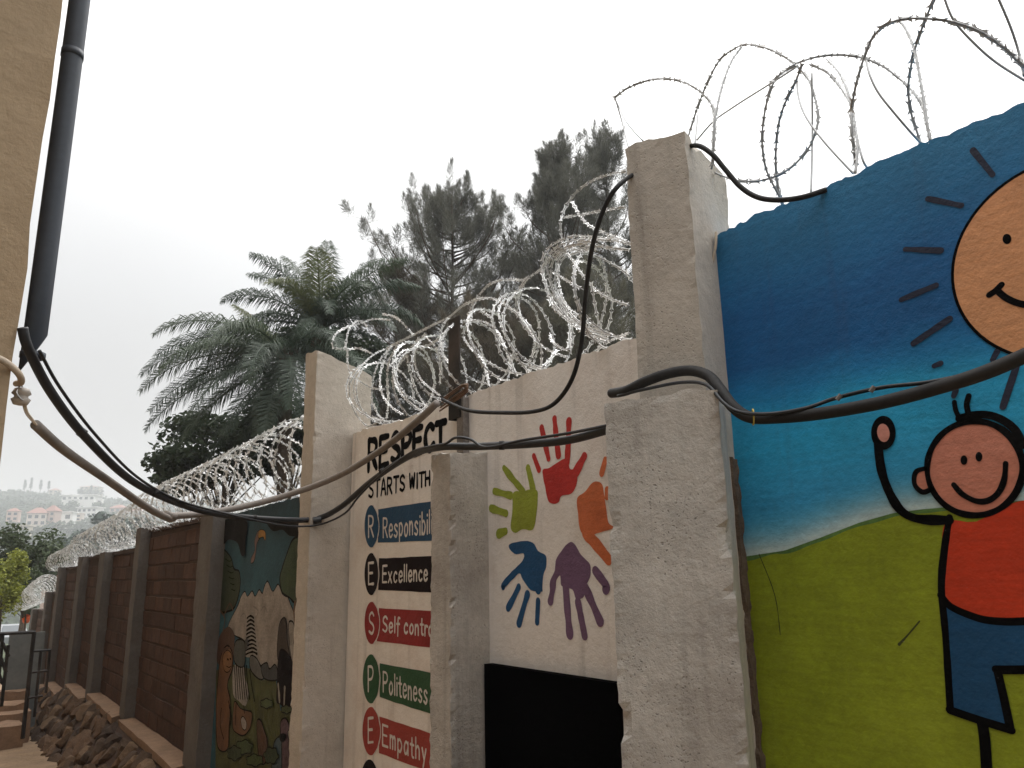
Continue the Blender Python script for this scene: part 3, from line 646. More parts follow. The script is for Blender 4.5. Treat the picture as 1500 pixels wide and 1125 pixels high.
names_ = ['concrete post between the jungle mural and the first brick wall', 'concrete post between the first and second brick wall', 'third concrete post down the brick wall', 'fourth concrete post down the brick wall, beyond the whitish stained brickwork', 'fifth concrete post down the brick wall', 'low concrete post beyond the last tall post, wire beside it', 'farthest lowest post, behind the black lattice gate']
for i, ((px, py), pr, zt) in enumerate(pill):
    L = at(px, py, X=PF).y; C = at(pr, py, X=2.0).y
    w = max(.24, min(.5, L - C)); zb0 = -1.5
    v, f = hexa([(PF, L - w), (2.14, L - w), (2.14, L), (PF, L)], zb0, zt, 4, 4, 40, .005, .012, seed=20 + i)
    t = thing('concrete_post', names_[i], 'post', (PF, L, zb0), GB)
    obj('shaft', v, f, m_conc_dark if i else m_conc_dark, t)
    posts.append((L, L - w, zt))
ledges = [.0, .01, -.10, -.36, -.6, -.9]
GW = 'brick wall bays'
lab_b = ['nearest dark brick bay, right beside the jungle mural post', 'second dark brick bay counted from the jungle mural', 'third brick bay, narrow with whitish stained brickwork', 'fourth brick bay, reddish and lit, seen edge on', 'fifth brick bay, low and grey', 'last low brick bay behind the black gate']
bme = []
for k in range(3):
    hx, hy, hz = .032, .188, .078
    bm = bmesh.new(); bmesh.ops.create_cube(bm, size=1)
    for v_ in bm.verts: v_.co = Vector((v_.co.x * 2 * hx, v_.co.y * 2 * hy, v_.co.z * 2 * hz))
    bmesh.ops.bevel(bm, geom=bm.edges[:], offset=.006, segments=1, affect='EDGES')
    for v_ in bm.verts: v_.co += noise.noise_vector(v_.co * 13 + Vector((k * 5, 0, 0))) * .006
    me = bpy.data.meshes.new('brick'); bm.to_mesh(me); bm.free(); me.materials.append(m_brick[k]); bme.append(me)
BX = 2.03
for i in range(len(posts) - 1):
    y1 = posts[i + 1][1]; y0 = posts[i][0]; zt = min(posts[i][2], posts[i + 1][2]) - .0; zl = ledges[i]
    ztA, ztB = posts[i][2], posts[i + 1][2]
    if i == 0: ztA, ztB = 2.16, 2.19
    else: ztA = ztB = posts[i + 1][2] - .02
    t = thing('brick_wall', lab_b[i], 'wall', (BX, y0, zl), GW)
    v, f = hexa([(BX - .005, y0 + .003), (2.13, y0 + .003), (2.13, y1 - .003), (BX - .005, y1 - .003)], -1.2, [ztA - .03, ztA - .03, ztB - .03, ztB - .03], 2, 10, 10, .003, .01, seed=i)
    obj('mortar', v, f, m_mortar, t)
    nr = int((zt - .06 - zl) / .175); ny = max(1, int((y1 - y0) / .39)); st = (y1 - y0) / ny
    for r in range(nr):
        for c in range(ny + (r % 2)):
            off = -.5 * st if r % 2 else 0
            yc = y0 + (c + .5) * st + off; ya, yb = max(yc - st / 2, y0 + .004), min(yc + st / 2, y1 - .004)
            if yb - ya < .05: continue
            o = bpy.data.objects.new('brick', bme[random.randrange(3)]); COL.objects.link(o); o.parent = t
            o.location = Vector((BX + .008 + rnd(-.004, .004) + .012, (ya + yb) / 2, zl + .09 + r * .175 + rnd(-.004, .004))) - t.location
            o.scale = (1, (yb - ya - .016) / .376, 1); o.rotation_euler = (rnd(-.01, .01), rnd(-.02, .02), rnd(-.008, .008))
    v, f = hexa([(BX - .03, y0 + .004), (2.14, y0 + .004), (2.14, y1 - .004), (BX - .03, y1 - .004)], [ztA - .028, ztA - .028, ztB - .028, ztB - .028], [ztA + .02, ztA + .02, ztB + .02, ztB + .02], 2, 10, 1, .004, .008, seed=i + 40)
    obj('coping', v, f, m_mortar, t)
    v, f = hexa([(1.80, y0 - .1), (BX + .02, y0 + .004), (BX + .02, y1 - .004), (1.845, y1 - .1 + .1)], zl - .07, zl, 3, 12, 1, .006, .01, seed=i + 60)
    obj('ledge', v, f, m_coping, t)
v, f = hexa([(1.78, 5.0), (JX, 5.0), (JX, posts[0][1] - .004), (1.80, posts[0][1] - .004)], -.12, -.05, 3, 12, 1, .006, .01, seed=77)
tag(obj('ledge', v, f, m_coping), 'terracotta ledge at the foot of the jungle mural', 'ledge')
# rubble retaining wall below the ledges
rw = thing('retaining_wall', 'dark rubble stone retaining wall sloping below the brick bays', 'wall', (1.5, 12, -.6))
RW = []
def rtop(y):
    for i in range(len(posts) - 1):
        if posts[i][1] <= y <= posts[i + 1][1]: return ledges[i] - .075
    return -.12 if y < posts[0][1] else -1.0
yy = [4.8 + .2 * i for i in range(105)]
rv = []; rf = []
for y in yy:
    zt = rtop(y); zb0 = pz(y) - .15
    rv += [(1.84, y, zt), (1.30, y, zb0), (2.1, y, zb0), (2.1, y, zt)]
for i in range(len(yy) - 1):
    a = 4 * i; rf += [(a + 1, a, a + 4, a + 5), (a, a + 3, a + 7, a + 4), (a + 2, a + 1, a + 5, a + 6)]
rf += [(0, 1, 2, 3), tuple(4 * (len(yy) - 1) + q for q in (3, 2, 1, 0))]
obj('mortar', rv, rf, m_mortar, rw)
sme = []
for k in range(8):
    bm = bmesh.new(); bmesh.ops.create_icosphere(bm, subdivisions=2, radius=1)
    for v_ in bm.verts:
        d = v_.co.normalized(); q = 1 + .55 * noise.noise(d * 1.3 + Vector((k * 9, 1, 0))) + .2 * noise.noise(d * 3.1 + Vector((k * 4, 7, 0)))
        v_.co = Vector((max(-.55, min(.55, d.x * q)), max(-.8, min(.8, d.y * q)), max(-.8, min(.8, d.z * q))))
    me = bpy.data.meshes.new('stone'); bm.to_mesh(me); bm.free(); me.materials.append(m_stone[k % 4]); sme.append(me)
cnt = 0; y = 4.9
while y < 19.5 and cnt < 290:
    zt = rtop(y); zb0 = pz(y) - .1; h = zt - zb0; n_ = max(2, int(round(h / .2)))
    for q in range(n_):
        u = (q + .5 + rnd(-.25, .25)) / n_
        o = bpy.data.objects.new('stone', sme[random.randrange(8)]); COL.objects.link(o); o.parent = rw
        o.location = Vector((1.84 + (1.30 - 1.84) * u + .01, y + rnd(-.07, .07), zt + (zb0 - zt) * u)) - rw.location
        sc = rnd(.8, 1.25); o.scale = (.10 * sc, .15 * sc, .135 * sc); o.rotation_euler = (rnd(-1, 1), .55 + rnd(-.3, .3), rnd(-.5, .5)); cnt += 1
    y += .235

# ------------------------------------------------------------------ the ochre building on the left
ED = at(45, 345, r=3.1); EX, EYY = ED.x, ED.y
bld = thing('plastered_building', 'ochre plastered building with a dark drainpipe down its corner', 'building', (EX, EYY, 0))
v, f = hexa([(-5, EYY), (EX, EYY), (EX, 22), (-5, 22)], -1.5, 8.0, 40, 12, 60, .006, .0, seed=90)
obj('wall', v, f, m_tan, bld)
P0 = at(55, 470, r=3.17); PR = .037
pt = Vector((P0.x, P0.y + .02, 6.6)); zl0 = at(45, 520, r=3.17).z
dp = MB().tube([(P0.x, P0.y + .02, zl0 + (6.6 - zl0) * i / 12) for i in range(13)], PR, 20)
for i, q in enumerate(dp.v[:20]):            # mitred lower end
    dp.v[i] = (q[0], q[1], q[2] + (q[0] - P0.x) / PR * .075)
dpo = dp.build('drainpipe', m_pipe, bld, smooth=True)
zc_ = at(105, 48, r=3.5).z
MB().tube([(P0.x, P0.y + .02, zc_), (P0.x, P0.y + .02, zc_ + .03)], PR + .0025, 20).build('collar', m_pipe, dpo, smooth=True)
MB().tube([(P0.x, P0.y + .02, zc_ - 1.2), (P0.x, P0.y + .02, zc_ - 1.18)], PR + .003, 20).build('clamp', m_pipe, dpo, smooth=True)
ins = thing('insulator', 'chipped porcelain insulator hanging at the ochre building corner', 'insulator', at(31, 581, r=3.1))
bp = MB(); ic = at(31, 581, r=3.1)
prof = [(-.030, .010), (-.027, .022), (-.010, .030), (-.003, .021), (.003, .021), (.010, .030), (.027, .022), (.030, .010)]
iv = []; 
for h, r_ in prof:
    for j in range(14):
        a = 2 * PI * j / 14; iv.append(ic + Vector((r_ * math.cos(a), r_ * math.sin(a), h)))
ifc = [(i * 14 + j, i * 14 + (j + 1) % 14, (i + 1) * 14 + (j + 1) % 14, (i + 1) * 14 + j) for i in range(7) for j in range(14)] + [tuple(range(13, -1, -1)), tuple(98 + j for j in range(14))]
obj('body', iv, ifc, m_porc, ins, smooth=True)
MB().tube(crom([at(29, 566, r=3.1), at(24, 575, r=3.07), at(33, 586, r=3.07), at(36, 575, r=3.12), at(30, 562, r=3.1)], 5), .003, 5).build('tie_wire', m_galv, ins)
# added wall across the alley, out of view: blocks sky light from the lower walls
v, f = hexa([(-1.6, -8), (-1.15, -8), (-1.15, EYY - .02), (-1.6, EYY - .02)], -.5, 5.6, 2, 20, 8, .006, .02, seed=91)
tag(obj('sky_block_wall', v, f, m_conc_dark), 'grey wall added out of view across the alley to block sky light', 'wall')

# ------------------------------------------------------------------ cables
def cable(name, label, pts, rad, mat, n=10, k=8, group=None, cat='cable'):
    P = crom(pts, k); o = MB().tube(P, rad, n).build(name, mat, smooth=True)
    return tag(o, label, cat, group)
def R_(*t): return [at(x, y, r=r) for x, y, r in t]
GC = 'cables strung along the alley'
pc = cable('power_cable', 'thick black cable sagging from the drainpipe past the pillar to the low buttresses',
      R_((33, 480, 2.98), (42, 512, 3.0), (75, 575, 3.15), (125, 640, 3.4), (190, 702, 3.8), (255, 735, 4.15), (320, 753, 4.45), (400, 761, 4.75), (462, 760, 4.88), (500, 742, 4.75), (545, 704, 4.45), (600, 668, 3.95), (645, 655, 3.48), (700, 654, 3.3), (780, 650, 3.05), (840, 643, 2.85), (900, 626, 2.66)), .0165, m_black, 12, group=GC)
cable('thin_cable', 'thin black cable hanging just beside the thick sagging cable',
      R_((58, 514, 2.99), (88, 568, 3.15), (140, 637, 3.4), (200, 698, 3.8), (262, 733, 4.15), (330, 752, 4.4), (392, 766, 4.65), (430, 771, 4.8), (470, 768, 4.84), (505, 752, 4.65), (525, 728, 4.5), (555, 698, 4.3), (600, 664, 3.9), (630, 654, 3.55), (652, 650, 3.4), (668, 641, 3.33), (690, 644, 3.28), (705, 654, 3.22), (725, 654, 3.15), (765, 645, 3.04), (830, 635, 2.85), (900, 621, 2.62)), .006, m_black, 8, group=GC)
for x, y, r_ in ((120, 634, 3.38), (225, 721, 3.98), (372, 759, 4.65), (560, 693, 4.32), (735, 652.5, 3.18)):
    a = at(x - 4, y - 3 if x < 300 else y, r=r_); b = at(x + 4, y + 3 if x < 300 else y - (4 if x == 560 else 0), r=r_)
    MB().tube([a, b], .0185, 12).build('tape', m_dusty, pc, smooth=True)
cp = R_((458, 763, 4.86), (470, 761, 4.87)); 
tag(MB().tube(cp, .022, 12).build('cable_joint', m_black), 'taped joint in the thick black cable on the pillar', 'joint')
cd = thing('grey_conduit', 'grey plastic conduit running from the insulator past the pillar to the steel post', 'conduit', at(52, 622, r=3.12), GC)
MB().tube(crom(R_((52, 622, 3.12), (95, 660, 3.35), (160, 705, 3.75), (215, 743, 4.08), (250, 761, 4.28)), 8), .0175, 12).build('pipe', m_pvc, cd, smooth=True)
MB().tube(crom(R_((249, 756, 4.29), (300, 752, 4.45), (370, 739, 4.6), (440, 719, 4.62), (500, 695, 4.45), (560, 658, 4.15), (610, 618, 3.8), (640, 590, 3.66)), 8), .0175, 12).build('pipe', m_pvc, cd, smooth=True)
MB().tube(R_((242, 754, 4.26), (256, 758, 4.29)), .022, 12).build('elbow', m_pvc, cd, smooth=True)
for dx in (0, 3): MB().tube(crom(R_((33 + dx, 588, 3.1), (37 + dx, 603, 3.11), (43 + dx, 612, 3.11), (54, 623, 3.12)), 6), .0035, 6).build('wire', m_cream, cd, smooth=True)
cable('cream_cable', 'cream cable looped round the ochre wall corner', R_((-40, 512, 2.9), (0, 526, 2.93), (18, 538, 2.95), (29, 550, 2.98), (31, 560, 3.05), (24, 562, 3.2)), .011, m_cream, 10, group=GC)
cable('loop_cable', 'thin dark cable dipping from the tall pillar to the steel post',
      R_((648, 585, 3.72), (662, 592, 3.62), (690, 602, 3.4), (735, 604.5, 3.2), (780, 603, 3.02), (812, 591, 2.92), (838, 555, 2.82), (852, 500, 2.78), (858, 430, 2.76), (868, 360, 2.73), (885, 305, 2.72), (905, 273, 2.72), (930, 255, 2.85), (970, 240, 2.95)), .0085, m_dusty, 8, group=GC)
cable('loop_cable', 'dark cable curling off the top of the tall pillar onto the blue wall',
      R_((985, 225, 2.85), (1018, 213, 2.78), (1042, 225, 2.72), (1062, 248, 2.68), (1085, 274, 2.64), (1110, 289, 2.6), (1140, 293, 2.56), (1175, 289, 2.53), (1210, 278, 2.55)), .0085, m_dusty, 8, group=GC)
cable('power_cable', 'thick black cable draped over the low buttress and across the blue mural',
      [at(896, 576, r=2.66)] + R_((918, 572, 2.56), (945, 559, 2.50), (980, 547, 2.46), (1012, 543, 2.43), (1038, 551, 2.38), (1056, 572, 2.31), (1074, 596, 2.26), (1098, 611, 2.24), (1135, 612, 2.24), (1200, 606, 2.19), (1290, 590, 2.11), (1380, 566, 2.06), (1450, 543, 2.03), (1530, 508, 2.02)), .0168, m_dusty, 14, group=GC)
cable('thin_cable', 'thin black cable strapped along the thick cable over the blue mural',
      R_((905, 580, 2.58), (950, 569, 2.47), (1000, 560, 2.41), (1035, 564, 2.33), (1060, 590, 2.25), (1085, 604, 2.20), (1130, 606, 2.22), (1180, 598, 2.2), (1225, 583, 2.2), (1290, 568, 2.14), (1360, 560, 2.09), (1420, 548, 2.07), (1450, 541, 2.06), (1500, 522, 2.05)), .0055, m_black, 8, group=GC)
for x, y, r in ((1229, 582, 2.195), (1278, 570, 2.15)):
    a = at(x - 3, y + 4, r=r - .006); b = at(x + 3, y - 4, r=r - .006)
    tag(MB().tube([a, b], .0065, 8).build('cable_clip', m_pvc), 'grey clip on the thin cable, %s' % ('left of the pair' if x < 1250 else 'right of the pair'), 'clip', 'cable clips on the blue wall')
tie = MB(); cpt = at(1103, 611, r=2.238); dv = (at(1135, 612, r=2.24) - at(1085, 605, r=2.25)).normalized(); u = dv.orthogonal().normalized(); w_ = dv.cross(u)
tie.tube([cpt + dv * (.006 * math.cos(a)) + u * (.0215 * math.cos(a)) + w_ * (.0215 * math.sin(a)) for a in [2 * PI * i / 16 for i in range(17)]], .0022, 5)
tag(tie.build('yellow_tie', m_tie), 'yellow tie knotted round the thick cable', 'tie')
cable('beige_wire', 'beige wire running down the tall pillar edge beside the blue wall', [at(1049, 340, X=1.985), at(1048, 362, X=1.975), at(1042, 395, X=1.97), at(1039, 430, X=1.965), at(1040, 490, X=1.965), at(1042, 545, X=1.96)], .0052, m_cream, 6, group=GC)
tag(MB().tube([at(956, 549, X=1.80), at(956, 549, X=1.90)], .008, 8).build('bolt', m_rustwire), 'rusty bolt at the foot of the tall pillar', 'bolt')

# steel post with coiled rusty wire
sp = thing('steel_post', 'black steel post holding the razor wire above the RESPECT lettering', 'post', at(676, 640, X=1.97))
tp, bt = at(664, 467, X=1.96), at(674, 636, X=1.96)
yc = at(666, 540, X=1.96).y
MB().box((1.955, yc - .052, 2.34), (1.963, yc + .052, tp.z)).box((1.9635, yc + .043, 2.34), (2.02, yc + .052, tp.z - .01)).build('upper_bar', m_blacksteel, sp)
MB().box((1.964, yc - .072, 2.16), (1.978, yc - .012, 2.45)).box((1.9785, yc - .072, 2.16), (1.997, yc - .064, 2.44)).build('lower_bar', m_greysteel, sp)
hk = thing('wire_hook', 'bundle of bent rusty wire hooked on the steel post', 'wire', at(662, 578, X=1.93))
for i, (dx, dy) in enumerate(((0, 0), (2, 3), (-1, 5), (3, -2))):
    MB().tube(crom([at(648 + dx, 585 + dy, X=1.91 + .006 * i), at(662 + dx, 574 + dy * .6, X=1.90 + .006 * i), at(678 + dx, 564 + dy * .5, X=1.90 + .006 * i), at(685, 566 + dy, X=1.915), at(680, 573 + dy, X=1.93), at(664, 584 + dy, X=1.93), at(645 + dx, 597 + dy, X=1.92)], 6), .0042, 6).build('wire_loop', m_rustwire, hk, smooth=True)

# ------------------------------------------------------------------ razor wire
def barb_mesh(name, L, w):
    v0 = [(-L, w, .001), (-L * .42, w * .45, 0), (L * .42, w * .45, 0), (L, w, .001), (L * .72, 0, 0), (L, -w, .001), (L * .42, -w * .45, 0), (-L * .42, -w * .45, 0), (-L, -w, .001), (-L * .72, 0, 0)]
    f = [(0, 1, 9), (1, 2, 6, 7), (1, 7, 9), (2, 3, 4), (4, 5, 6), (2, 4, 6), (9, 7, 8)]
    f0 = f; v = v0 + [(x * .8, z, y * .75) for x, y, z in v0]; f = f0 + [tuple(i + 10 for i in q) for q in f0]
    me = bpy.data.meshes.new(name); me.from_pydata(v, [], f); me.update(); me.materials.append(m_galv2); return me
BARB = barb_mesh('barb', .0245, .0125)
BARB_DARK = barb_mesh('barb', .0225, .0125); BARB_DARK.materials[0] = m_galv3
BARB_BIG = barb_mesh('barb', .031, .0165)
def barb_mats(P, step, rng):
    o = []; acc = rng.uniform(0, step)
    for a, b in zip(P, P[1:]):
        d = b - a; l = d.length
        if l < 1e-6: continue
        t = d / l
        while acc < l:
            p = a + t * acc; n_ = t.orthogonal().normalized(); n_ = Matrix.Rotation(rng.uniform(0, 2 * PI), 3, t) @ n_
            m = Matrix((t, n_.cross(t) * -1, n_)).transposed().to_4x4(); m.translation = p; o.append(m); acc += step * rng.uniform(.85, 1.15)
        acc -= l
    return o
rw_rng = random.Random(3)
def razor(name, label, strands, rad, step, group, limit=300, mat=m_galv, BARB=BARB):
    """strands: lists of 3-D points; each wire a part, each barb a part (past the limit joined)"""
    b0 = strands[0][0]
    t = thing(name, label, 'razor wire', b0, group); mats = []
    for P, bare in strands_iter(strands):
        MB().tube(P, rad, 5).build('wire', mat, t, smooth=True)
        if not bare: mats += barb_mats(P, step, rw_rng)
    for m in mats[:limit]:
        o = bpy.data.objects.new('barb', BARB); COL.objects.link(o); o.parent = t
        o.matrix_local = Matrix.Translation(-t.location) @ m
    if len(mats) > limit:
        mb = MB(); bv = [v.co.copy() for v in BARB.vertices]; bf = [tuple(p.vertices) for p in BARB.polygons]
        for m in mats[limit:]: mb.add([m @ q for q in bv], bf)
        mb.build('barb', m_galv2, t, kind='stuff')
    return t
BARE = set()
def strands_iter(ss):
    for s_ in ss:
        if isinstance(s_, tuple): yield s_[0], True
        else: yield s_, False
def traced(pts, f, X0, wob=.12, ph=0, n=7):
    k = len(pts); out_ = []
    for i, p in enumerate(pts):
        x, y = f(p); q = at(x, y, X=X0 + wob * math.sin(ph + 2.6 * i / max(1, k - 1)))
        if 480 < x < 640 and q.y > 4.36: q = at(x, y, Y=4.36 - .03 * math.sin(ph + i))
        out_.append(q)
    return crom(out_, n)
GR = 'razor wire coils on the walls'
f4 = lambda p: (880 + p[0] / 2.42, p[1] / 2.42)
BS = [
 [(50, 345), (100, 310), (170, 285), (240, 280), (310, 298), (370, 340), (400, 390), (405, 460), (398, 540), (395, 600)],
 [(310, 485), (340, 390), (375, 300), (420, 215), (470, 175), (515, 158), (580, 168), (640, 195), (690, 230), (735, 280), (760, 350), (770, 430), (745, 510), (700, 570), (650, 610), (590, 635), (530, 643), (470, 637), (405, 612)],
 [(500, 165), (465, 215), (435, 290), (415, 370), (402, 450), (398, 560), (392, 600)],
 [(700, 232), (640, 260), (605, 310), (585, 380), (573, 470), (575, 540), (590, 610), (630, 690), (650, 740)],
 [(715, 225), (690, 290), (660, 350), (635, 420), (623, 500), (620, 580), (628, 660), (645, 740)],
 [(605, 290), (660, 245), (720, 215), (790, 198), (860, 195), (930, 205), (1000, 235), (1060, 280), (1110, 330), (1145, 390), (1160, 460), (1170, 500)],
 [(740, 228), (800, 255), (850, 310), (885, 370), (900, 440), (910, 520), (902, 615)],
 [(800, 208), (840, 250), (870, 310), (888, 380), (890, 470), (900, 540), (905, 615)],
 [(890, 380), (905, 300), (930, 215), (960, 140), (1000, 95), (1050, 72), (1110, 65), (1180, 68), (1250, 78), (1330, 105), (1400, 145), (1450, 190), (1500, 240)],
 [(1185, -10), (1150, 70), (1115, 170), (1097, 250), (1090, 320), (1100, 400), (1125, 480), (1135, 515)],
 [(1230, 80), (1330, 105), (1400, 150), (1460, 195), (1500, 235), (1540, 300), (1550, 360)],
 [(940, 175), (960, 140), (990, 105), (1030, 82), (1060, 75), (1090, 120), (1115, 190), (1130, 270), (1145, 360), (1155, 430), (1168, 500)]]
BARES = [
 [(690, 240), (620, 285), (540, 335), (470, 380), (400, 430), (340, 498)], [(748, 260), (750, 480), (745, 690)], [(695, 270), (700, 340), (725, 410), (790, 500), (895, 615)],
 [(880, 400), (910, 500), (930, 570), (948, 600)], [(940, 215), (955, 270), (985, 330), (1040, 400), (1100, 470), (1142, 515)], [(1215, -15), (1250, 70), (1320, 150), (1400, 220), (1510, 290)], [(1405, -15), (1450, 90), (1480, 180), (1500, 270)],
 [(50, 345), (75, 430), (100, 530)], [(58, 360), (90, 430), (150, 500)], [(345, 400), (335, 500), (330, 540)]]
ss = []
for i, p in enumerate(BS): ss.append(traced(p, f4, 2.05 + (.05 if i % 2 else -.02), .10, i * 1.3))
for i, p in enumerate(BARES): ss.append((traced(p, f4, 2.08, .06, i), True))
def razor2(name, label, ss, *a, **k): return razor(name, label, ss, *a, **k)
def first_pt(ss): return ss[0][0] if not isinstance(ss[0], tuple) else ss[0][0][0]
razor('razor_wire_coil', 'loose wide razor wire loops on top of the blue mural wall', ss, .0035, .048, GR, BARB=BARB_DARK)
f5 = lambda p: (480 + p[0] / 3.26, 380 + p[1] / 3.26)
fU = lambda p: (760 + p[0] / 2.96, 180 + p[1] / 2.96)
RS = [
 [(95, 430), (30, 420), (25, 385), (45, 350), (90, 325), (140, 310), (220, 285), (300, 290)], [(85, 415), (100, 340), (130, 300), (165, 295), (180, 310)], [(95, 430), (150, 425), (200, 445), (215, 455)], [(95, 430), (95, 500), (110, 550)],
 [(100, 600), (130, 550), (170, 500), (220, 455), (290, 420), (370, 380), (450, 340), (520, 305), (580, 275), (640, 225), (700, 195), (740, 185)],
 [(105, 580), (105, 650), (120, 710), (150, 760), (190, 795), (240, 780)], [(130, 560), (125, 640), (150, 700), (200, 745), (280, 775)], [(215, 700), (210, 640), (220, 560), (250, 480), (300, 420)], [(215, 680), (240, 740), (270, 765)],
 [(300, 420), (270, 480), (250, 560), (260, 640), (300, 700), (365, 745)], [(330, 410), (290, 500), (285, 600), (290, 680), (280, 770)],
 [(470, 350), (430, 410), (415, 470), (425, 530), (450, 580), (490, 615), (530, 645)], [(440, 370), (330, 520), (320, 580), (350, 640), (400, 690), (450, 720)], [(580, 280), (560, 300), (540, 350), (540, 410), (560, 470), (600, 510), (650, 545), (710, 580), (800, 602)],
 [(700, 195), (675, 260), (668, 320), (680, 380), (720, 440), (760, 485), (820, 520), (880, 540), (945, 548)], [(840, 95), (780, 115), (740, 150), (710, 190), (690, 240), (680, 310)], [(840, 97), (890, 97), (940, 97), (985, 70), (1020, 45), (1040, 20)],
 [(700, 195), (770, 185), (830, 205), (880, 240), (930, 280), (970, 330), (1000, 380), (1020, 430), (1020, 515)], [(960, 80), (910, 150), (900, 210), (910, 270), (940, 320), (980, 370), (1020, 410), (1070, 440), (1145, 468)], [(950, 95), (920, 150), (912, 220), (930, 290), (970, 340), (1000, 390)],
 [(690, 290), (750, 300), (800, 330), (830, 380), (850, 430), (880, 500), (895, 550)], [(720, 240), (780, 280), (800, 330), (810, 400), (840, 470), (900, 540)], [(990, 400), (980, 450), (945, 525)], [(660, 300), (650, 370), (690, 430), (740, 480), (760, 540), (770, 600)],
 [(1060, 350), (1080, 400), (1150, 430), (1155, 350)], [(480, 380), (520, 430), (540, 500), (535, 600)], [(430, 430), (500, 400), (560, 350), (600, 300)], [(120, 560), (200, 610), (270, 620)], [(260, 260), (330, 280), (400, 350)], [(380, 470), (400, 560), (430, 640), (470, 700)], [(1250, 470), (1330, 400), (1440, 350)], [(1090, 440), (1040, 500), (1010, 515)]]
US = [[(180, 430), (200, 370), (250, 300), (320, 250), (390, 225), (470, 208)], [(180, 430), (185, 490), (210, 560), (250, 620), (300, 690), (370, 750), (480, 792)], [(190, 410), (260, 400), (340, 385), (470, 362)], [(150, 650), (220, 690), (290, 730)], [(315, 700), (340, 840), (365, 935)], [(250, 550), (330, 575), (420, 620), (480, 662)], [(150, 740), (190, 790), (220, 880), (215, 965)], [(230, 340), (300, 440), (480, 520)]]
big = [(380, 950), (300, 920), (220, 870), (150, 790), (110, 700), (100, 620), (120, 560), (170, 515), (240, 495), (320, 490), (400, 500), (480, 522)]
ss = []
for i, p in enumerate(RS): ss.append(traced(p, f5, 2.07 + .03 * math.sin(i * 2.1), .07, i * 1.7))
for i in range(6):
    g = rw_rng; e = 1 - .045 * i
    ss.append(traced([(270 + (x - 270) * e + g.uniform(-6, 6) + 6 * i, 720 + (y - 720) * e + g.uniform(-6, 6) + 2 * i) for x, y in big[:12 - (i % 3)]], fU, 2.06 + .035 * i - .09, .06, i))
for i, p in enumerate(US): ss.append(traced(p, fU, 2.06, .07, i * 1.1))
for k_ in range(2):
    P = []; y = 4.25; a = k_ * 2.0
    while y > 2.1:
        rr = .21 * (1 + .2 * noise.noise(Vector((a * .3, k_, 0)))); P.append(Vector((2.08 + rr * math.cos(a), y + .10 * math.sin(a * .5) + .08 * noise.noise(Vector((a * .5, 4, k_))), 2.66 + .02 * k_ + rr * math.sin(a)))); a += .3; y -= .0125 + .006 * k_
    ss.append(P)
razor('razor_wire_coil', 'tangled razor wire loops on the whitewashed wall between the two tall pillars', ss, .0023, .050, GR)
def coil(label, Y0, Y1, z0, z1, r0, r1, pitch, strands_n=2, X=2.06, step=.085, seed=1, rad=.0019):
    g = random.Random(seed); out_ = []
    for s_ in range(strands_n):
        P = []; a = g.uniform(0, 6); y = Y0
        while (y < Y1):
            t = (y - Y0) / (Y1 - Y0); r = (r0 + (r1 - r0) * t) * (1 + .10 * noise.noise(Vector((a * .31, s_ * 5, seed))))
            zc0 = z0 + (z1 - z0) * t
            lean = .10 * math.sin(a * .5 + s_ * 2)
            P.append(Vector((X + r * math.cos(a) + .02 * noise.noise(Vector((a, 3, s_))), y + lean * math.sin(a) + .09 * noise.noise(Vector((a * .4, 7, s_))), zc0 + r * math.sin(a) + .02 * noise.noise(Vector((a, 9, s_))))))
            da = 2 * PI / 22; a += da; y += pitch / 22
        out_.append(P)
    razor('razor_wire_coil', label, out_, rad, step, GR, BARB=BARB_BIG)
coil('dense razor wire coil over the jungle mural and the nearest brick bay', 4.95, 10.9, 2.44, 2.44, .30, .27, .30, 2, X=2.07, seed=4)
coil('dense razor wire coil sloping down over the second and third brick bays', 10.95, 17.0, 2.36, 2.20, .27, .25, .30, 2, X=2.07, seed=5)
coil('small razor wire coil over the fourth brick bay beside the hazy trees', 17.1, 21.6, 2.12, 2.02, .22, .2, .3, 2, X=2.07, seed=6)
coil('farthest razor wire coil falling behind the low last posts', 22, 29, 1.45, .95, .30, .24, .24, 2, X=2.0, seed=7)

# ------------------------------------------------------------------ the gate, steps and things at the end of the alley
gt = thing('metal_gate', 'black steel lattice gate standing open on the path', 'gate', at(35, 1080, Y=13))
def gb(a, b, r=.018, name='bar', Y=13.0): MB().tube([at(*a, Y=Y), at(*b, Y=Y)], r, 6).build(name, m_blacksteel, gt)
gb((50, 926), (33, 1082), .026, 'post'); gb((-30, 930), (51, 926), .024, 'top_rail')
for a, b in (((49, 954), (74, 952)), ((47, 985), (71, 982)), ((38, 1023), (63, 1019)), ((60, 953), (50, 1050)), ((73, 952), (67, 1015))): gb(a, b)
for a, b in (((-4, 925), (13, 962)), ((-6, 945), (9, 985)), ((-12, 960), (4, 1002)), ((4, 930), (-6, 1040)), ((12, 945), (2, 1035))): gb(a, b, .022)
c0, c1 = at(14, 928, Y=15.2), at(46, 1022, Y=15.2)
v, f = hexa([(c0.x, 15.2), (c1.x + .09, 15.2), (c1.x + .09, 15.26), (c0.x, 15.26)], c1.z - .5, c0.z, 4, 1, 6, .003, 0)
tag(obj('sheet_metal_door', v, f, m_grey_sheet), 'plain grey sheet metal door behind the black gate', 'door')
st = thing('rubble_steps', 'tan rubble steps at the foot of the black gate', 'steps', at(20, 1075, Y=13.2))
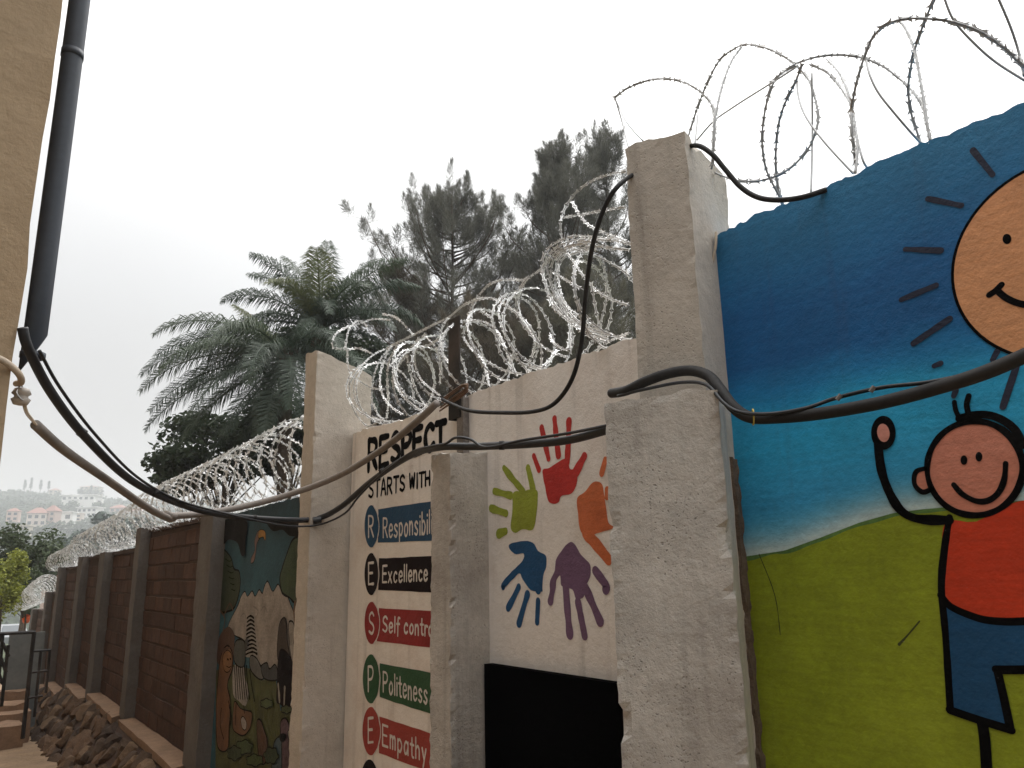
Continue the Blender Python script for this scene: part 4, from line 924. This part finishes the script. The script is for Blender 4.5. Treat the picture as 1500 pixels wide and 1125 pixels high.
for i in range(4):
    a = at(-10, 1080 - 17 * i, Y=13.4 + .45 * i); b = at(38 + (6 if i % 2 else -4), 1080 - 17 * i, Y=13.4 + .45 * i)
    v, f = hexa([(a.x - .4, a.y), (b.x, a.y + rnd(-.1, .1)), (b.x + rnd(-.05, .05), a.y + .5), (a.x - .4, a.y + .5)], pz(13) - .6, a.z + .12, 5, 3, 3, .03, .03, seed=i + 100)
    obj('step', v, f, m_coping, st)
cc = at(18, 915, dep=50)
car = thing('parked_car', 'grey parked car beyond the gate under the yellowish shrub', 'car', (cc.x, cc.y, cc.z - 1.4))
cb = Vector((cc.x, cc.y, cc.z - 1.4))
prof = [(-2.1, .35), (-2.1, .75), (-1.95, .9), (-1.2, .95), (-.7, 1.4), (.6, 1.42), (1.2, 1.0), (2.0, .88), (2.15, .6), (2.15, .35)]
cv = [cb + Vector((s_ * (.82 if z < 1 else .66), y_, z)) for s_ in (-1, 1) for y_, z in prof]; k = len(prof)
obj('body', cv, [tuple(range(k - 1, -1, -1)), tuple(range(k, 2 * k))] + [(i, (i + 1) % k, (i + 1) % k + k, i + k) for i in range(k)], m_car, car)
obj('windscreen', [cb + Vector(q) for q in ((-.62, -1.16, 1.0), (.62, -1.16, 1.0), (.56, -.75, 1.38), (-.56, -.75, 1.38))], [(0, 1, 2, 3)], m_glass, car)
for sx in (-1, 1):
    for sy in (-1.35, 1.35): MB().tube([cb + Vector((sx * .70, sy, .33)), cb + Vector((sx * .86, sy, .33))], .33, 14).build('wheel', m_rubber, car)
oc = at(38.5, 907, dep=24)
bk = MB(); bv = []
for i, (h, r_) in enumerate(((-.12, .07), (-.05, .10), (.03, .12), (.10, .11), (.15, .04))):
    for j in range(10):
        a = 2 * PI * j / 10; rr = r_ * (1 + .25 * noise.noise(Vector((j, i, 2)))); bv.append(oc + Vector((rr * math.cos(a), rr * math.sin(a), h)))
bk.add(bv, [(i * 10 + j, i * 10 + (j + 1) % 10, i * 10 + 10 + (j + 1) % 10, i * 10 + 10 + j) for i in range(4) for j in range(10)] + [tuple(range(9, -1, -1)), tuple(40 + j for j in range(10))])
tag(bk.build('orange_bag', m_orange, smooth=True), 'small bright orange bundle caught beside the farthest razor wire', 'bag')

# ------------------------------------------------------------------ trees
tr_rng = random.Random(11)
class Sprays:
    """needle tufts stamped from a few templates"""
    def __init__(s, n, nl, w, seed, k=6):
        g = np.random.default_rng(seed); s.T = []; s.acc = []
        for _ in range(k):
            t_ = g.random(n) ** .85; a = g.uniform(0, 2 * PI, n); rr = (1 - t_) ** .55 * g.uniform(.05, 1, n) * .30
            rad = np.stack([np.cos(a), np.sin(a), 0 * a], 1)
            p = rad * rr[:, None] * .55 + np.stack([0 * a, 0 * a, t_ * .85], 1)
            d = np.stack([0 * a, 0 * a, g.uniform(.5, 1.2, n)], 1) + rad * (g.uniform(.3, 1.1, n) * (1.15 - t_))[:, None] + g.normal(0, .22, (n, 3))
            d /= np.linalg.norm(d, axis=1)[:, None]; sd = np.cross(d, g.normal(0, 1, (n, 3))); sd /= np.linalg.norm(sd, axis=1)[:, None]
            sd *= (w * g.uniform(.6, 1.3, n))[:, None]; l = (nl * g.uniform(.55, 1.25, n))[:, None]
            s.T.append(np.stack([p - sd, p + sd, p + d * l + sd * .3], 1).reshape(-1, 3))
    def put(s, c, ax, L, R, g):
        ax = ax.normalized(); q = Vector((0, 0, 1)).rotation_difference(ax).to_matrix() @ Matrix.Rotation(g.uniform(0, 6.28), 3, 'Z')
        m = np.array(q) @ np.diag((R / .3, R / .3, L)); s.acc.append(s.T[g.randrange(len(s.T))] @ m.T + np.array(c))
    def build(s, name, mat, parent):
        V = np.concatenate(s.acc) - np.array(base(parent)); n = len(V); me = bpy.data.meshes.new(name)
        me.vertices.add(n); me.vertices.foreach_set('co', V.astype(np.float32).ravel()); me.loops.add(n); me.loops.foreach_set('vertex_index', np.arange(n, dtype=np.int32))
        me.polygons.add(n // 3); me.polygons.foreach_set('loop_start', np.arange(0, n, 3, dtype=np.int32)); me.polygons.foreach_set('loop_total', np.full(n // 3, 3, dtype=np.int32))
        me.update(calc_edges=True); me.materials.append(mat); o = bpy.data.objects.new(name, me); COL.objects.link(o); o.parent = parent; return o
def casuarina(px, py_base, dep, top_py, width_px, label, seed, low=.25, dens=1.0, mat=0, shape=.55):
    g = random.Random(seed); b = at(px, py_base, dep=dep); gz = -1.0; mpp = dep / F
    H = at(px, top_py, dep=dep).z - gz; R = width_px * mpp / 2
    base_ = Vector((b.x, b.y, gz)); t = thing('casuarina_tree', label, 'tree', base_, 'feathery trees behind the wall')
    tp = []
    for i in range(9):
        s_ = i / 8; tp.append(base_ + Vector((.18 * math.sin(s_ * 4 + seed), .18 * math.cos(s_ * 3 + seed), H * .93 * s_)))
    MB().tube(crom(tp, 3), .17, 8, r2=.02).build('trunk', m_bark, t, smooth=True)
    lm = MB(); fl = Sprays(205, .26, .0062, seed)
    nl = int(60 * dens)
    for i in range(nl):
        s_ = low + (1 - low) * (i + g.random()) / nl; 
        p0 = tp[0].lerp(tp[-1], s_); q = s_ * 8; k = min(7, int(q)); p0 = tp[k].lerp(tp[k + 1], q - k)
        a = g.uniform(0, 2 * PI); v_ = (s_ - low) / (1 - low)
        rr = R * (.35 + .9 * math.sin(PI * min(1, max(0.06, (v_ * .8 + .18)))) ) * g.uniform(.55, 1.05) * (1 if v_ < .6 else (1.25 - .75 * (v_ - .6) / .4))
        dr = Vector((math.cos(a), math.sin(a), 0)); L = rr
        up_ = g.uniform(.45, 1.0)
        pts = [p0, p0 + dr * L * .4 + Vector((0, 0, L * up_ * .25)), p0 + dr * L * .8 + Vector((0, 0, L * up_ * .65)), p0 + dr * L + Vector((0, 0, L * up_ * 1.1))]
        C_ = crom(pts, 4); lm.tube(C_, .035, 5, r2=.008)
        for j in range(6):
            c = C_[min(len(C_) - 1, 4 + int(j * 1.7))]
            side = Vector((g.uniform(-1, 1), g.uniform(-1, 1), g.uniform(-.1, .8))) * .42
            ax = (Vector((0, 0, 1)) + dr * g.uniform(.1, .5) + Vector((g.uniform(-.3, .3), g.uniform(-.3, .3), 0)))
            e = c + side * g.uniform(.4, 1.2)
            lm.tube([c, e], .009, 3, r2=.004)
            fl.put(e, ax, g.uniform(.55, 1.0), g.uniform(.26, .42), g)
    ax = Vector((0, 0, 1))
    for j in range(4): fl.put(tp[-1] + Vector((g.uniform(-.3, .3), g.uniform(-.3, .3), g.uniform(-.9, -.1))), ax, .9, .3, g)
    lm.build('limb', m_bark, t, smooth=True); fl.build('crown', m_needle[mat], t)
casuarina(668, 600, 24, 226, 215, 'broad feathery casuarina in the middle, left of the taller pair', 21, low=.34, dens=1.9, mat=0)
casuarina(838, 600, 22, 128, 130, 'tall feathery casuarina just left of the tall pillar', 22, low=.36, dens=1.4, mat=0)
casuarina(905, 600, 23.5, 100, 100, 'tallest feathery casuarina half hidden by the tall pillar', 23, low=.36, dens=1.15, mat=0)
casuarina(768, 600, 27, 345, 110, 'lower olive casuarina in the gap between the taller ones', 24, low=.30, dens=.9, mat=1)
casuarina(590, 620, 23, 372, 120, 'short brownish casuarina beside the palm fronds', 25, low=.25, dens=.9, mat=2)
casuarina(720, 620, 19, 455, 200, 'low dense casuarina behind the middle of the razor wire', 26, low=.30, dens=1.1, mat=2)
casuarina(870, 620, 18, 400, 150, 'low dense casuarina behind the big razor wire loop', 27, low=.32, dens=.9, mat=1)

def palm(px, py, dep, label, fronds, seed, mat=0, trunk_lean=.3, K=1.0):
    g = random.Random(seed); c = at(px, py, dep=dep); base_ = Vector((c.x + trunk_lean, c.y + .3, -1.0))
    t = thing('palm_tree', label, 'palm', base_, 'palms behind the wall')
    tp = crom([base_, base_.lerp(c, .35) + Vector((.1, 0, 0)), base_.lerp(c, .7), c - Vector((0, 0, .15))], 6)
    MB().tube(tp, .20, 10, r2=.13).build('trunk', m_bark, t, smooth=True)
    sh = MB()
    for i in range(16):
        a = 2 * PI * i / 16 + g.uniform(-.2, .2); d = Vector((math.cos(a), math.sin(a), 0))
        sh.tube([c + Vector((0, 0, -.5)) + d * .12, c + d * .16 + Vector((0, 0, -.1)), c + d * .22 + Vector((0, 0, .2))], .05, 5, r2=.02)
    sh.build('leaf_base', m_bark, t)
    rt = Vector((M[0][0], M[1][0], M[2][0])); fw = Vector((-M[0][2], -M[1][2], 0)).normalized(); rt = Vector((rt.x, rt.y, 0)).normalized()
    for (az, el, L, droop, mt) in fronds:
        # az: 0 = right in the picture, 90 = away, 180 = left, 270 = towards the camera
        a = math.radians(az); hd = rt * math.cos(a) + fw * math.sin(a); e = math.radians(el)
        rp = []; p = c.copy(); n_ = 16; ang = e
        for i in range(n_ + 1):
            rp.append(p.copy()); p = p + (hd * math.cos(ang) + Vector((0, 0, math.sin(ang)))) * (L * K / n_); ang -= math.radians(droop) / n_ * (0.5 + 1.0 * i / n_)
        fr = MB(); fr.tube(rp, .026, 5, r2=.004)
        nl = 140
        for s_ in (-1, 1):
            for i in range(nl):
                u = .08 + .92 * i / nl; q = u * n_; k = min(n_ - 1, int(q)); p = rp[k].lerp(rp[k + 1], q - k); tg = (rp[k + 1] - rp[k]).normalized()
                sd = tg.cross(Vector((0, 0, 1))); sd = (sd.normalized() if sd.length > 1e-3 else rt) * s_
                upv = sd.cross(tg) * s_; 
                ll = (.64 if L > 2 else .45) * math.sin(PI * min(1, .18 + u * .78)) ** .7 * g.uniform(.85, 1.1)
                d = (sd * g.uniform(.65, .95) + tg * g.uniform(.5, .8) + upv * g.uniform(-.15, .45)).normalized()
                w = tg * .0105
                m1 = p + d * ll * .5; d2 = (d + Vector((0, 0, -g.uniform(.7, 1.6)))).normalized(); m2 = m1 + d2 * ll * .5
                fr.add([p - w * .6, p + w * .6, m1 + w, m1 - w, m2], [(0, 1, 2, 3), (3, 2, 4)])
        fr.build('frond', m_palm[mt], t)
g = random.Random(5)
FA = [(180, 30, 2.7, 75, 0), (185, 12, 2.9, 70, 1), (172, 2, 3.0, 55, 0), (190, -12, 2.9, 50, 0), (178, -25, 2.8, 40, 0), (200, 40, 2.6, 90, 1), (160, 20, 2.6, 80, 0), (220, 15, 2.6, 85, 1), (230, -15, 2.4, 60, 0), (250, 30, 2.5, 110, 1), (270, 10, 2.5, 100, 0),
      (290, -5, 2.4, 90, 0), (310, 25, 2.5, 95, 0), (150, 45, 2.4, 70, 0), (120, 40, 2.5, 70, 0), (90, 30, 2.5, 80, 0), (60, 25, 2.5, 80, 0), (20, 15, 2.4, 80, 0), (340, -10, 2.2, 70, 0), (205, -30, 2.5, 40, 1), (168, 52, 1.7, 20, 2), (240, -40, 2.2, 30, 0), (260, -50, 2.0, 25, 1), (183, 20, 2.9, 72, 0), (300, -30, 2.2, 50, 0), (275, -35, 2.3, 40, 0), (330, 10, 2.4, 80, 0), (0, -5, 2.2, 70, 0), (195, -52, 2.5, 15, 0), (225, -62, 2.2, 10, 0)]
FB = [(95, 84, 2.3, 22, 1), (150, 74, 2.2, 40, 1), (170, 62, 2.2, 60, 0), (30, 72, 2.3, 48, 1), (10, 55, 2.4, 75, 0), (0, 35, 2.3, 90, 0), (350, 60, 2.4, 62, 1), (280, 65, 2.1, 80, 2), (250, 50, 2.0, 100, 2), (310, 45, 2.2, 95, 1), (200, 45, 2.1, 85, 0), (120, 55, 2.2, 60, 0), (60, 50, 2.2, 70, 0), (330, 20, 2.1, 80, 0), (230, 20, 2.0, 90, 0), (275, 10, 2.0, 90, 0), (190, 20, 2.2, 80, 0), (290, 30, 2.0, 100, 0), (180, 0, 2.2, 70, 0), (345, 0, 2.0, 70, 0), (205, 68, 2.1, 60, 0), (310, -20, 1.9, 50, 0)]
palm(420, 525, 16.0, 'large dark palm spreading its fronds to the left above the brick wall', FA, 31, K=1.08)
palm(468, 485, 17.5, 'upright palm right behind the tall smooth pillar', FB, 32, K=1.12)

def leafy(name, label, c, rx, ry, rz, n, ls, mat, gz, seed, group=None, clumps=10, trunk=.12):
    g = random.Random(seed); base_ = Vector((c.x, c.y, gz)); t = thing(name, label, 'tree' if 'tree' in name else 'shrub', base_, group)
    br = MB(); br.tube(crom([base_, base_.lerp(c, .5) + Vector((.1, .05, 0)), c], 4), trunk, 7, r2=trunk * .3)
    fl = MB(); cl = []
    for i in range(clumps):
        d = Vector((g.gauss(0, 1), g.gauss(0, 1), g.gauss(0, 1))).normalized() * g.uniform(.45, 1.0); q = c + Vector((d.x * rx, d.y * ry, d.z * rz)); cl.append((q, g.uniform(.28, .5)))
        br.tube([base_.lerp(c, .7), q], trunk * .25, 4, r2=trunk * .06)
    for i in range(n):
        q, r_ = cl[g.randrange(clumps)]
        d = Vector((g.gauss(0, 1), g.gauss(0, 1), g.gauss(0, 1))).normalized() * g.random() ** .35
        p = q + Vector((d.x * rx * r_, d.y * ry * r_, d.z * rz * r_ * .8))
        a = Vector((g.uniform(-1, 1), g.uniform(-1, 1), g.uniform(-.8, .3))).normalized(); b = a.cross(Vector((g.uniform(-1, 1), g.uniform(-1, 1), g.uniform(-1, 1)))).normalized()
        s_ = ls * g.uniform(.6, 1.3)
        fl.add([p, p + a * s_ * .5 + b * s_ * .28, p + a * s_, p + a * s_ * .5 - b * s_ * .28], [(0, 1, 2, 3)])
    br.build('trunk', m_bark, t); fl.build('crown', mat, t)
leafy('broadleaf_tree', 'dark broadleaf tree under the drooping palm fronds', at(330, 655, dep=19), 1.75, 1.4, .95, 9000, .16, m_leaf[0], -1.0, 41, clumps=20)
leafy('broadleaf_tree', 'dark tree filling the gap behind the palm crowns', at(500, 520, dep=20), 1.3, 1.0, 1.0, 6000, .16, m_leaf[0], -1.0, 40, clumps=14)
leafy('broadleaf_tree', 'dark leafy tree below the palm, nearest the razor wire', at(285, 690, dep=20), 1.0, 1.0, .55, 4200, .15, m_leaf[0], -1.0, 42, clumps=11)
leafy('broadleaf_tree', 'dark tree between the palm trunks and the tall smooth pillar', at(425, 640, dep=17), 1.0, 1.0, 1.1, 5000, .16, m_leaf[0], -1.0, 43, clumps=12)
leafy('broadleaf_tree', 'dark green branching tree at the end of the alley in front of the hazy town', at(38, 830, dep=28), 1.25, 1.2, 1.5, 5200, .16, m_leaf[1], -1.6, 44, clumps=17)
leafy('shrub', 'bright yellow green shrub at the left end of the alley', at(2, 858, dep=21), .62, .7, 1.15, 4200, .10, m_leaf[2], -1.2, 45, clumps=16, trunk=.05)
leafy('shrub', 'dull green shrub drooping beside the yellow green one', at(38, 868, dep=24), .6, .7, .75, 2600, .10, m_leaf[1], -1.3, 46, clumps=12, trunk=.05)
leafy('broadleaf_tree', 'hazy teal tree rising above the low razor wire coil', at(172, 768, dep=120), 3.2, 3.5, 3.0, 2600, .9, m_leaf[3], -8, 47, clumps=14, trunk=.3)
leafy('broadleaf_tree', 'hazy round tree beside the white hillside house', at(128, 792, dep=150), 4.2, 4.5, 2.6, 2200, .9, m_leaf[3], -8, 48, clumps=12, trunk=.3)
leafy('broadleaf_tree', 'hazy dark tree on the slope behind the low brick wall', at(112, 818, dep=110), 4.5, 5, 2.8, 2400, .9, m_leaf[3], -8, 49, clumps=12, trunk=.3)
leafy('broadleaf_tree', 'hazy tree spreading behind the middle of the brick wall coil', at(205, 790, dep=130), 6, 6, 3.5, 2400, .9, m_leaf[3], -8, 50, clumps=12, trunk=.3)

# far hillside: houses, hilltop conifers, the wooded mass
HOUSES = []
def house(px, py, dep, wpx, hpx, mat, label, roof=None, rows=2, cols=3, yaw=0.0):
    HOUSES.append((px, py, dep, wpx, hpx)); c = at(px, py, dep=dep); mpp = dep / F; w = wpx * mpp; h = hpx * mpp; d_ = w * .6
    t = thing('hillside_house', label, 'house', (c.x, c.y, c.z), 'houses on the hazy hillside')
    rt = Vector((M[0][0], M[1][0], 0)).normalized(); rt = Matrix.Rotation(yaw, 3, 'Z') @ rt; fw = Vector((-rt.y, rt.x, 0))
    def Q(u, v, z): return c + rt * u + fw * v + Vector((0, 0, z))
    lo = -6
    mb = MB().add([Q(-w / 2, 0, lo), Q(w / 2, 0, lo), Q(w / 2, d_, lo), Q(-w / 2, d_, lo), Q(-w / 2, 0, h), Q(w / 2, 0, h), Q(w / 2, d_, h), Q(-w / 2, d_, h)], [(0, 3, 2, 1), (4, 5, 6, 7), (0, 1, 5, 4), (1, 2, 6, 5), (2, 3, 7, 6), (3, 0, 4, 7)])
    mb.build('wall', m_hwall[mat], t)
    o = w * .06
    if roof:
        rh = roof * mpp
        MB().add([Q(-w / 2 - o, -o, h + .05), Q(w / 2 + o, -o, h + .05), Q(w / 2 + o, d_ + o, h + .05), Q(-w / 2 - o, d_ + o, h + .05), Q(-w * .12, d_ * .5, h + rh), Q(w * .12, d_ * .5, h + rh)], [(0, 1, 5, 4), (1, 2, 5), (2, 3, 4, 5), (3, 0, 4), (3, 2, 1, 0)]).build('roof', m_roof, t)
    else:
        MB().add([Q(-w / 2 - o, -o, h + .05), Q(w / 2 + o, -o, h + .05), Q(w / 2 + o, d_ + o, h + .05), Q(-w / 2 - o, d_ + o, h + .05), Q(-w / 2 - o, -o, h + .6), Q(w / 2 + o, -o, h + .6), Q(w / 2 + o, d_ + o, h + .6), Q(-w / 2 - o, d_ + o, h + .6)], [(0, 3, 2, 1), (4, 5, 6, 7), (0, 1, 5, 4), (1, 2, 6, 5), (2, 3, 7, 6), (3, 0, 4, 7)]).build('roof', m_hwall[mat], t)
    for r in range(rows):
        for k in range(cols):
            u = -w / 2 + w * (k + .5) / cols; z = h * (r + .45) / rows; a, b = w / cols * .27, h / rows * .26
            f_ = MB().add([Q(u - a, -.06, z - b), Q(u + a, -.06, z - b), Q(u + a, -.06, z + b), Q(u - a, -.06, z + b)], [(0, 1, 2, 3)]).build('window', m_glass, t)
house(52, 770, 400, 26, 18, 0, 'cream house with a red tiled hip roof on the hazy hillside', 9, 2, 3, .25)
house(70, 771, 402, 20, 22, 2, 'pinkish wing with a red roof beside the cream house', 9, 3, 2, -.25)
house(92, 762, 415, 25, 11, 1, 'white flat house with two windows right of the red roofed house', None, 1, 2, .1)
house(114, 733, 560, 46, 7, 1, 'long white block high on the hazy hillside', None, 1, 6, .1)
house(106, 738, 552, 14, 6, 1, 'small white annex below the long white block', None, 1, 2, .3)
house(126, 757, 470, 30, 13, 1, 'stepped white apartment house above the hazy trees', None, 2, 4, -.1)
house(113, 763, 445, 12, 10, 0, 'narrow white house left of the stepped apartment house', None, 2, 1, 0)
house(17, 763, 380, 16, 14, 2, 'pink house at the far left of the hazy hillside', 5, 2, 2, .2)
house(30, 775, 300, 22, 4, 3, 'low beige shed roof below the red roofed house', None, 1, 3, .1)
house(172, 750, 520, 22, 6, 2, 'faded pink roofed house above the razor wire', 5, 1, 3, .1)
house(198, 755, 480, 20, 7, 3, 'faint beige house behind the grey conduit', 4, 1, 3, 0)
house(145, 737, 540, 8, 5, 1, 'tiny white house right of the long white block', None, 1, 1, 0)
house(78, 722, 700, 14, 4, 3, 'faint house just under the hilltop', 3, 1, 2, 0)
house(130, 716, 720, 26, 3, 3, 'faint long roof along the ridge', 2, 1, 4, 0)
house(80, 862, 62, 34, 12, 2, 'house with a faded red roof just beyond the razor wire', 9, 1, 2, .2)
def conifer(px, py_top, py_b, dep, label):
    a = at(px, py_b, dep=dep); b = at(px, py_top, dep=dep); g = random.Random(px); H = b.z - a.z
    t = thing('hilltop_tree', label, 'tree', (a.x, a.y, a.z - 3), 'trees on the hilltop skyline')
    MB().tube([Vector((a.x, a.y, a.z - 3)), Vector((a.x, a.y, b.z - .5))], .35, 5, r2=.05).build('trunk', m_bark, t)
    fl = MB()
    for i in range(320):
        s_ = g.random() ** .7; R = H * .16 * (1.08 - s_) * g.uniform(.3, 1); an = g.uniform(0, 2 * PI)
        p = Vector((a.x + R * math.cos(an), a.y + R * math.sin(an), a.z + H * s_)); q = Vector((g.uniform(-1, 1), g.uniform(-1, 1), g.uniform(-.6, .8))); w = q.orthogonal().normalized() * .5
        fl.add([p - w, p + w, p + q * 1.3], [(0, 1, 2)])
    fl.build('crown', m_far, t)
for px, a, b, nm in ((36, 703, 716, 'short spiky'), (45, 700, 716, 'tallest slender'), (59, 703, 717, 'second slender'), (71, 705, 716, 'bushy'), (133, 711, 722, 'thin lone')):
    conifer(px, a, b, 700, '%s tree on the hazy hilltop skyline' % nm)
fg = random.Random(77); fm = MB()
for i in range(2100):
    px = fg.uniform(-60, 330); r = fg.uniform(190, 790); p0 = at(px, 800, dep=1); d = Vector((p0.x, p0.y, 0)).normalized(); x, y = d.x * r, d.y * r
    z = terr(x, y); R = fg.uniform(2.2, 4.6)
    c_ = M.T @ (np.array((x, y, z + R * .7)) - EYE); qx, qy, qd = CX + F * c_[0] / -c_[2], CY - F * c_[1] / -c_[2], -c_[2]
    if any(abs(qx - h[0]) < h[3] * .5 + 2 and qd < h[2] + 30 and qy - F * R / qd < h[1] and qy > h[1] - h[4] * 1.6 - 3 for h in HOUSES): continue
    for j in range(34):
        q = Vector((fg.gauss(0, 1), fg.gauss(0, 1), fg.gauss(0, .8))).normalized() * R * fg.random() ** .3; q.z = abs(q.z) * .9
        p = Vector((x, y, z)) + q; a = Vector((fg.uniform(-1, 1), fg.uniform(-1, 1), fg.uniform(-.6, .6))) * 1.3; b = a.orthogonal().normalized() * 1.1
        fm.add([p - b, p + b, p + a * 1.4], [(0, 1, 2)])
for h in HOUSES:
    if h[2] < 200: continue
    for i in range(9):
        px = h[0] + fg.uniform(-.75, .75) * h[3]; dp_ = h[2] - fg.uniform(6, 22); R = fg.uniform(2.0, 3.4); c = at(px, h[1] + fg.uniform(-1.5, 2.5), dep=dp_) - Vector((0, 0, R))
        for j in range(60):
            q = Vector((fg.gauss(0, 1), fg.gauss(0, 1), fg.gauss(0, 1))).normalized() * R * fg.random() ** .3
            p = c + q - Vector((0, 0, fg.choice((0, 0, 2.5, 5)))); a = Vector((fg.uniform(-1, 1), fg.uniform(-1, 1), fg.uniform(-.6, .6))) * 1.2; b = a.orthogonal().normalized() * 1.0
            fm.add([p - b, p + b, p + a * 1.4], [(0, 1, 2)])
fm.build('distant_woods', m_far, kind='stuff')

# ------------------------------------------------------------------ haze
HZ = material('haze', (1, 1, 1)); t = HZ.node_tree; t.nodes.clear()
vo = N(t, 'ShaderNodeOutputMaterial'); pvn = N(t, 'ShaderNodeVolumePrincipled'); pvn.inputs['Density'].default_value = .0010; pvn.inputs['Color'].default_value = (.86, .88, .91, 1); pvn.inputs['Anisotropy'].default_value = 0.2
t.links.new(pvn.outputs[0], vo.inputs['Volume'])
MB().box((-1300, -1300, -22), (1300, 1300, 112)).build('haze', HZ, kind='stuff')
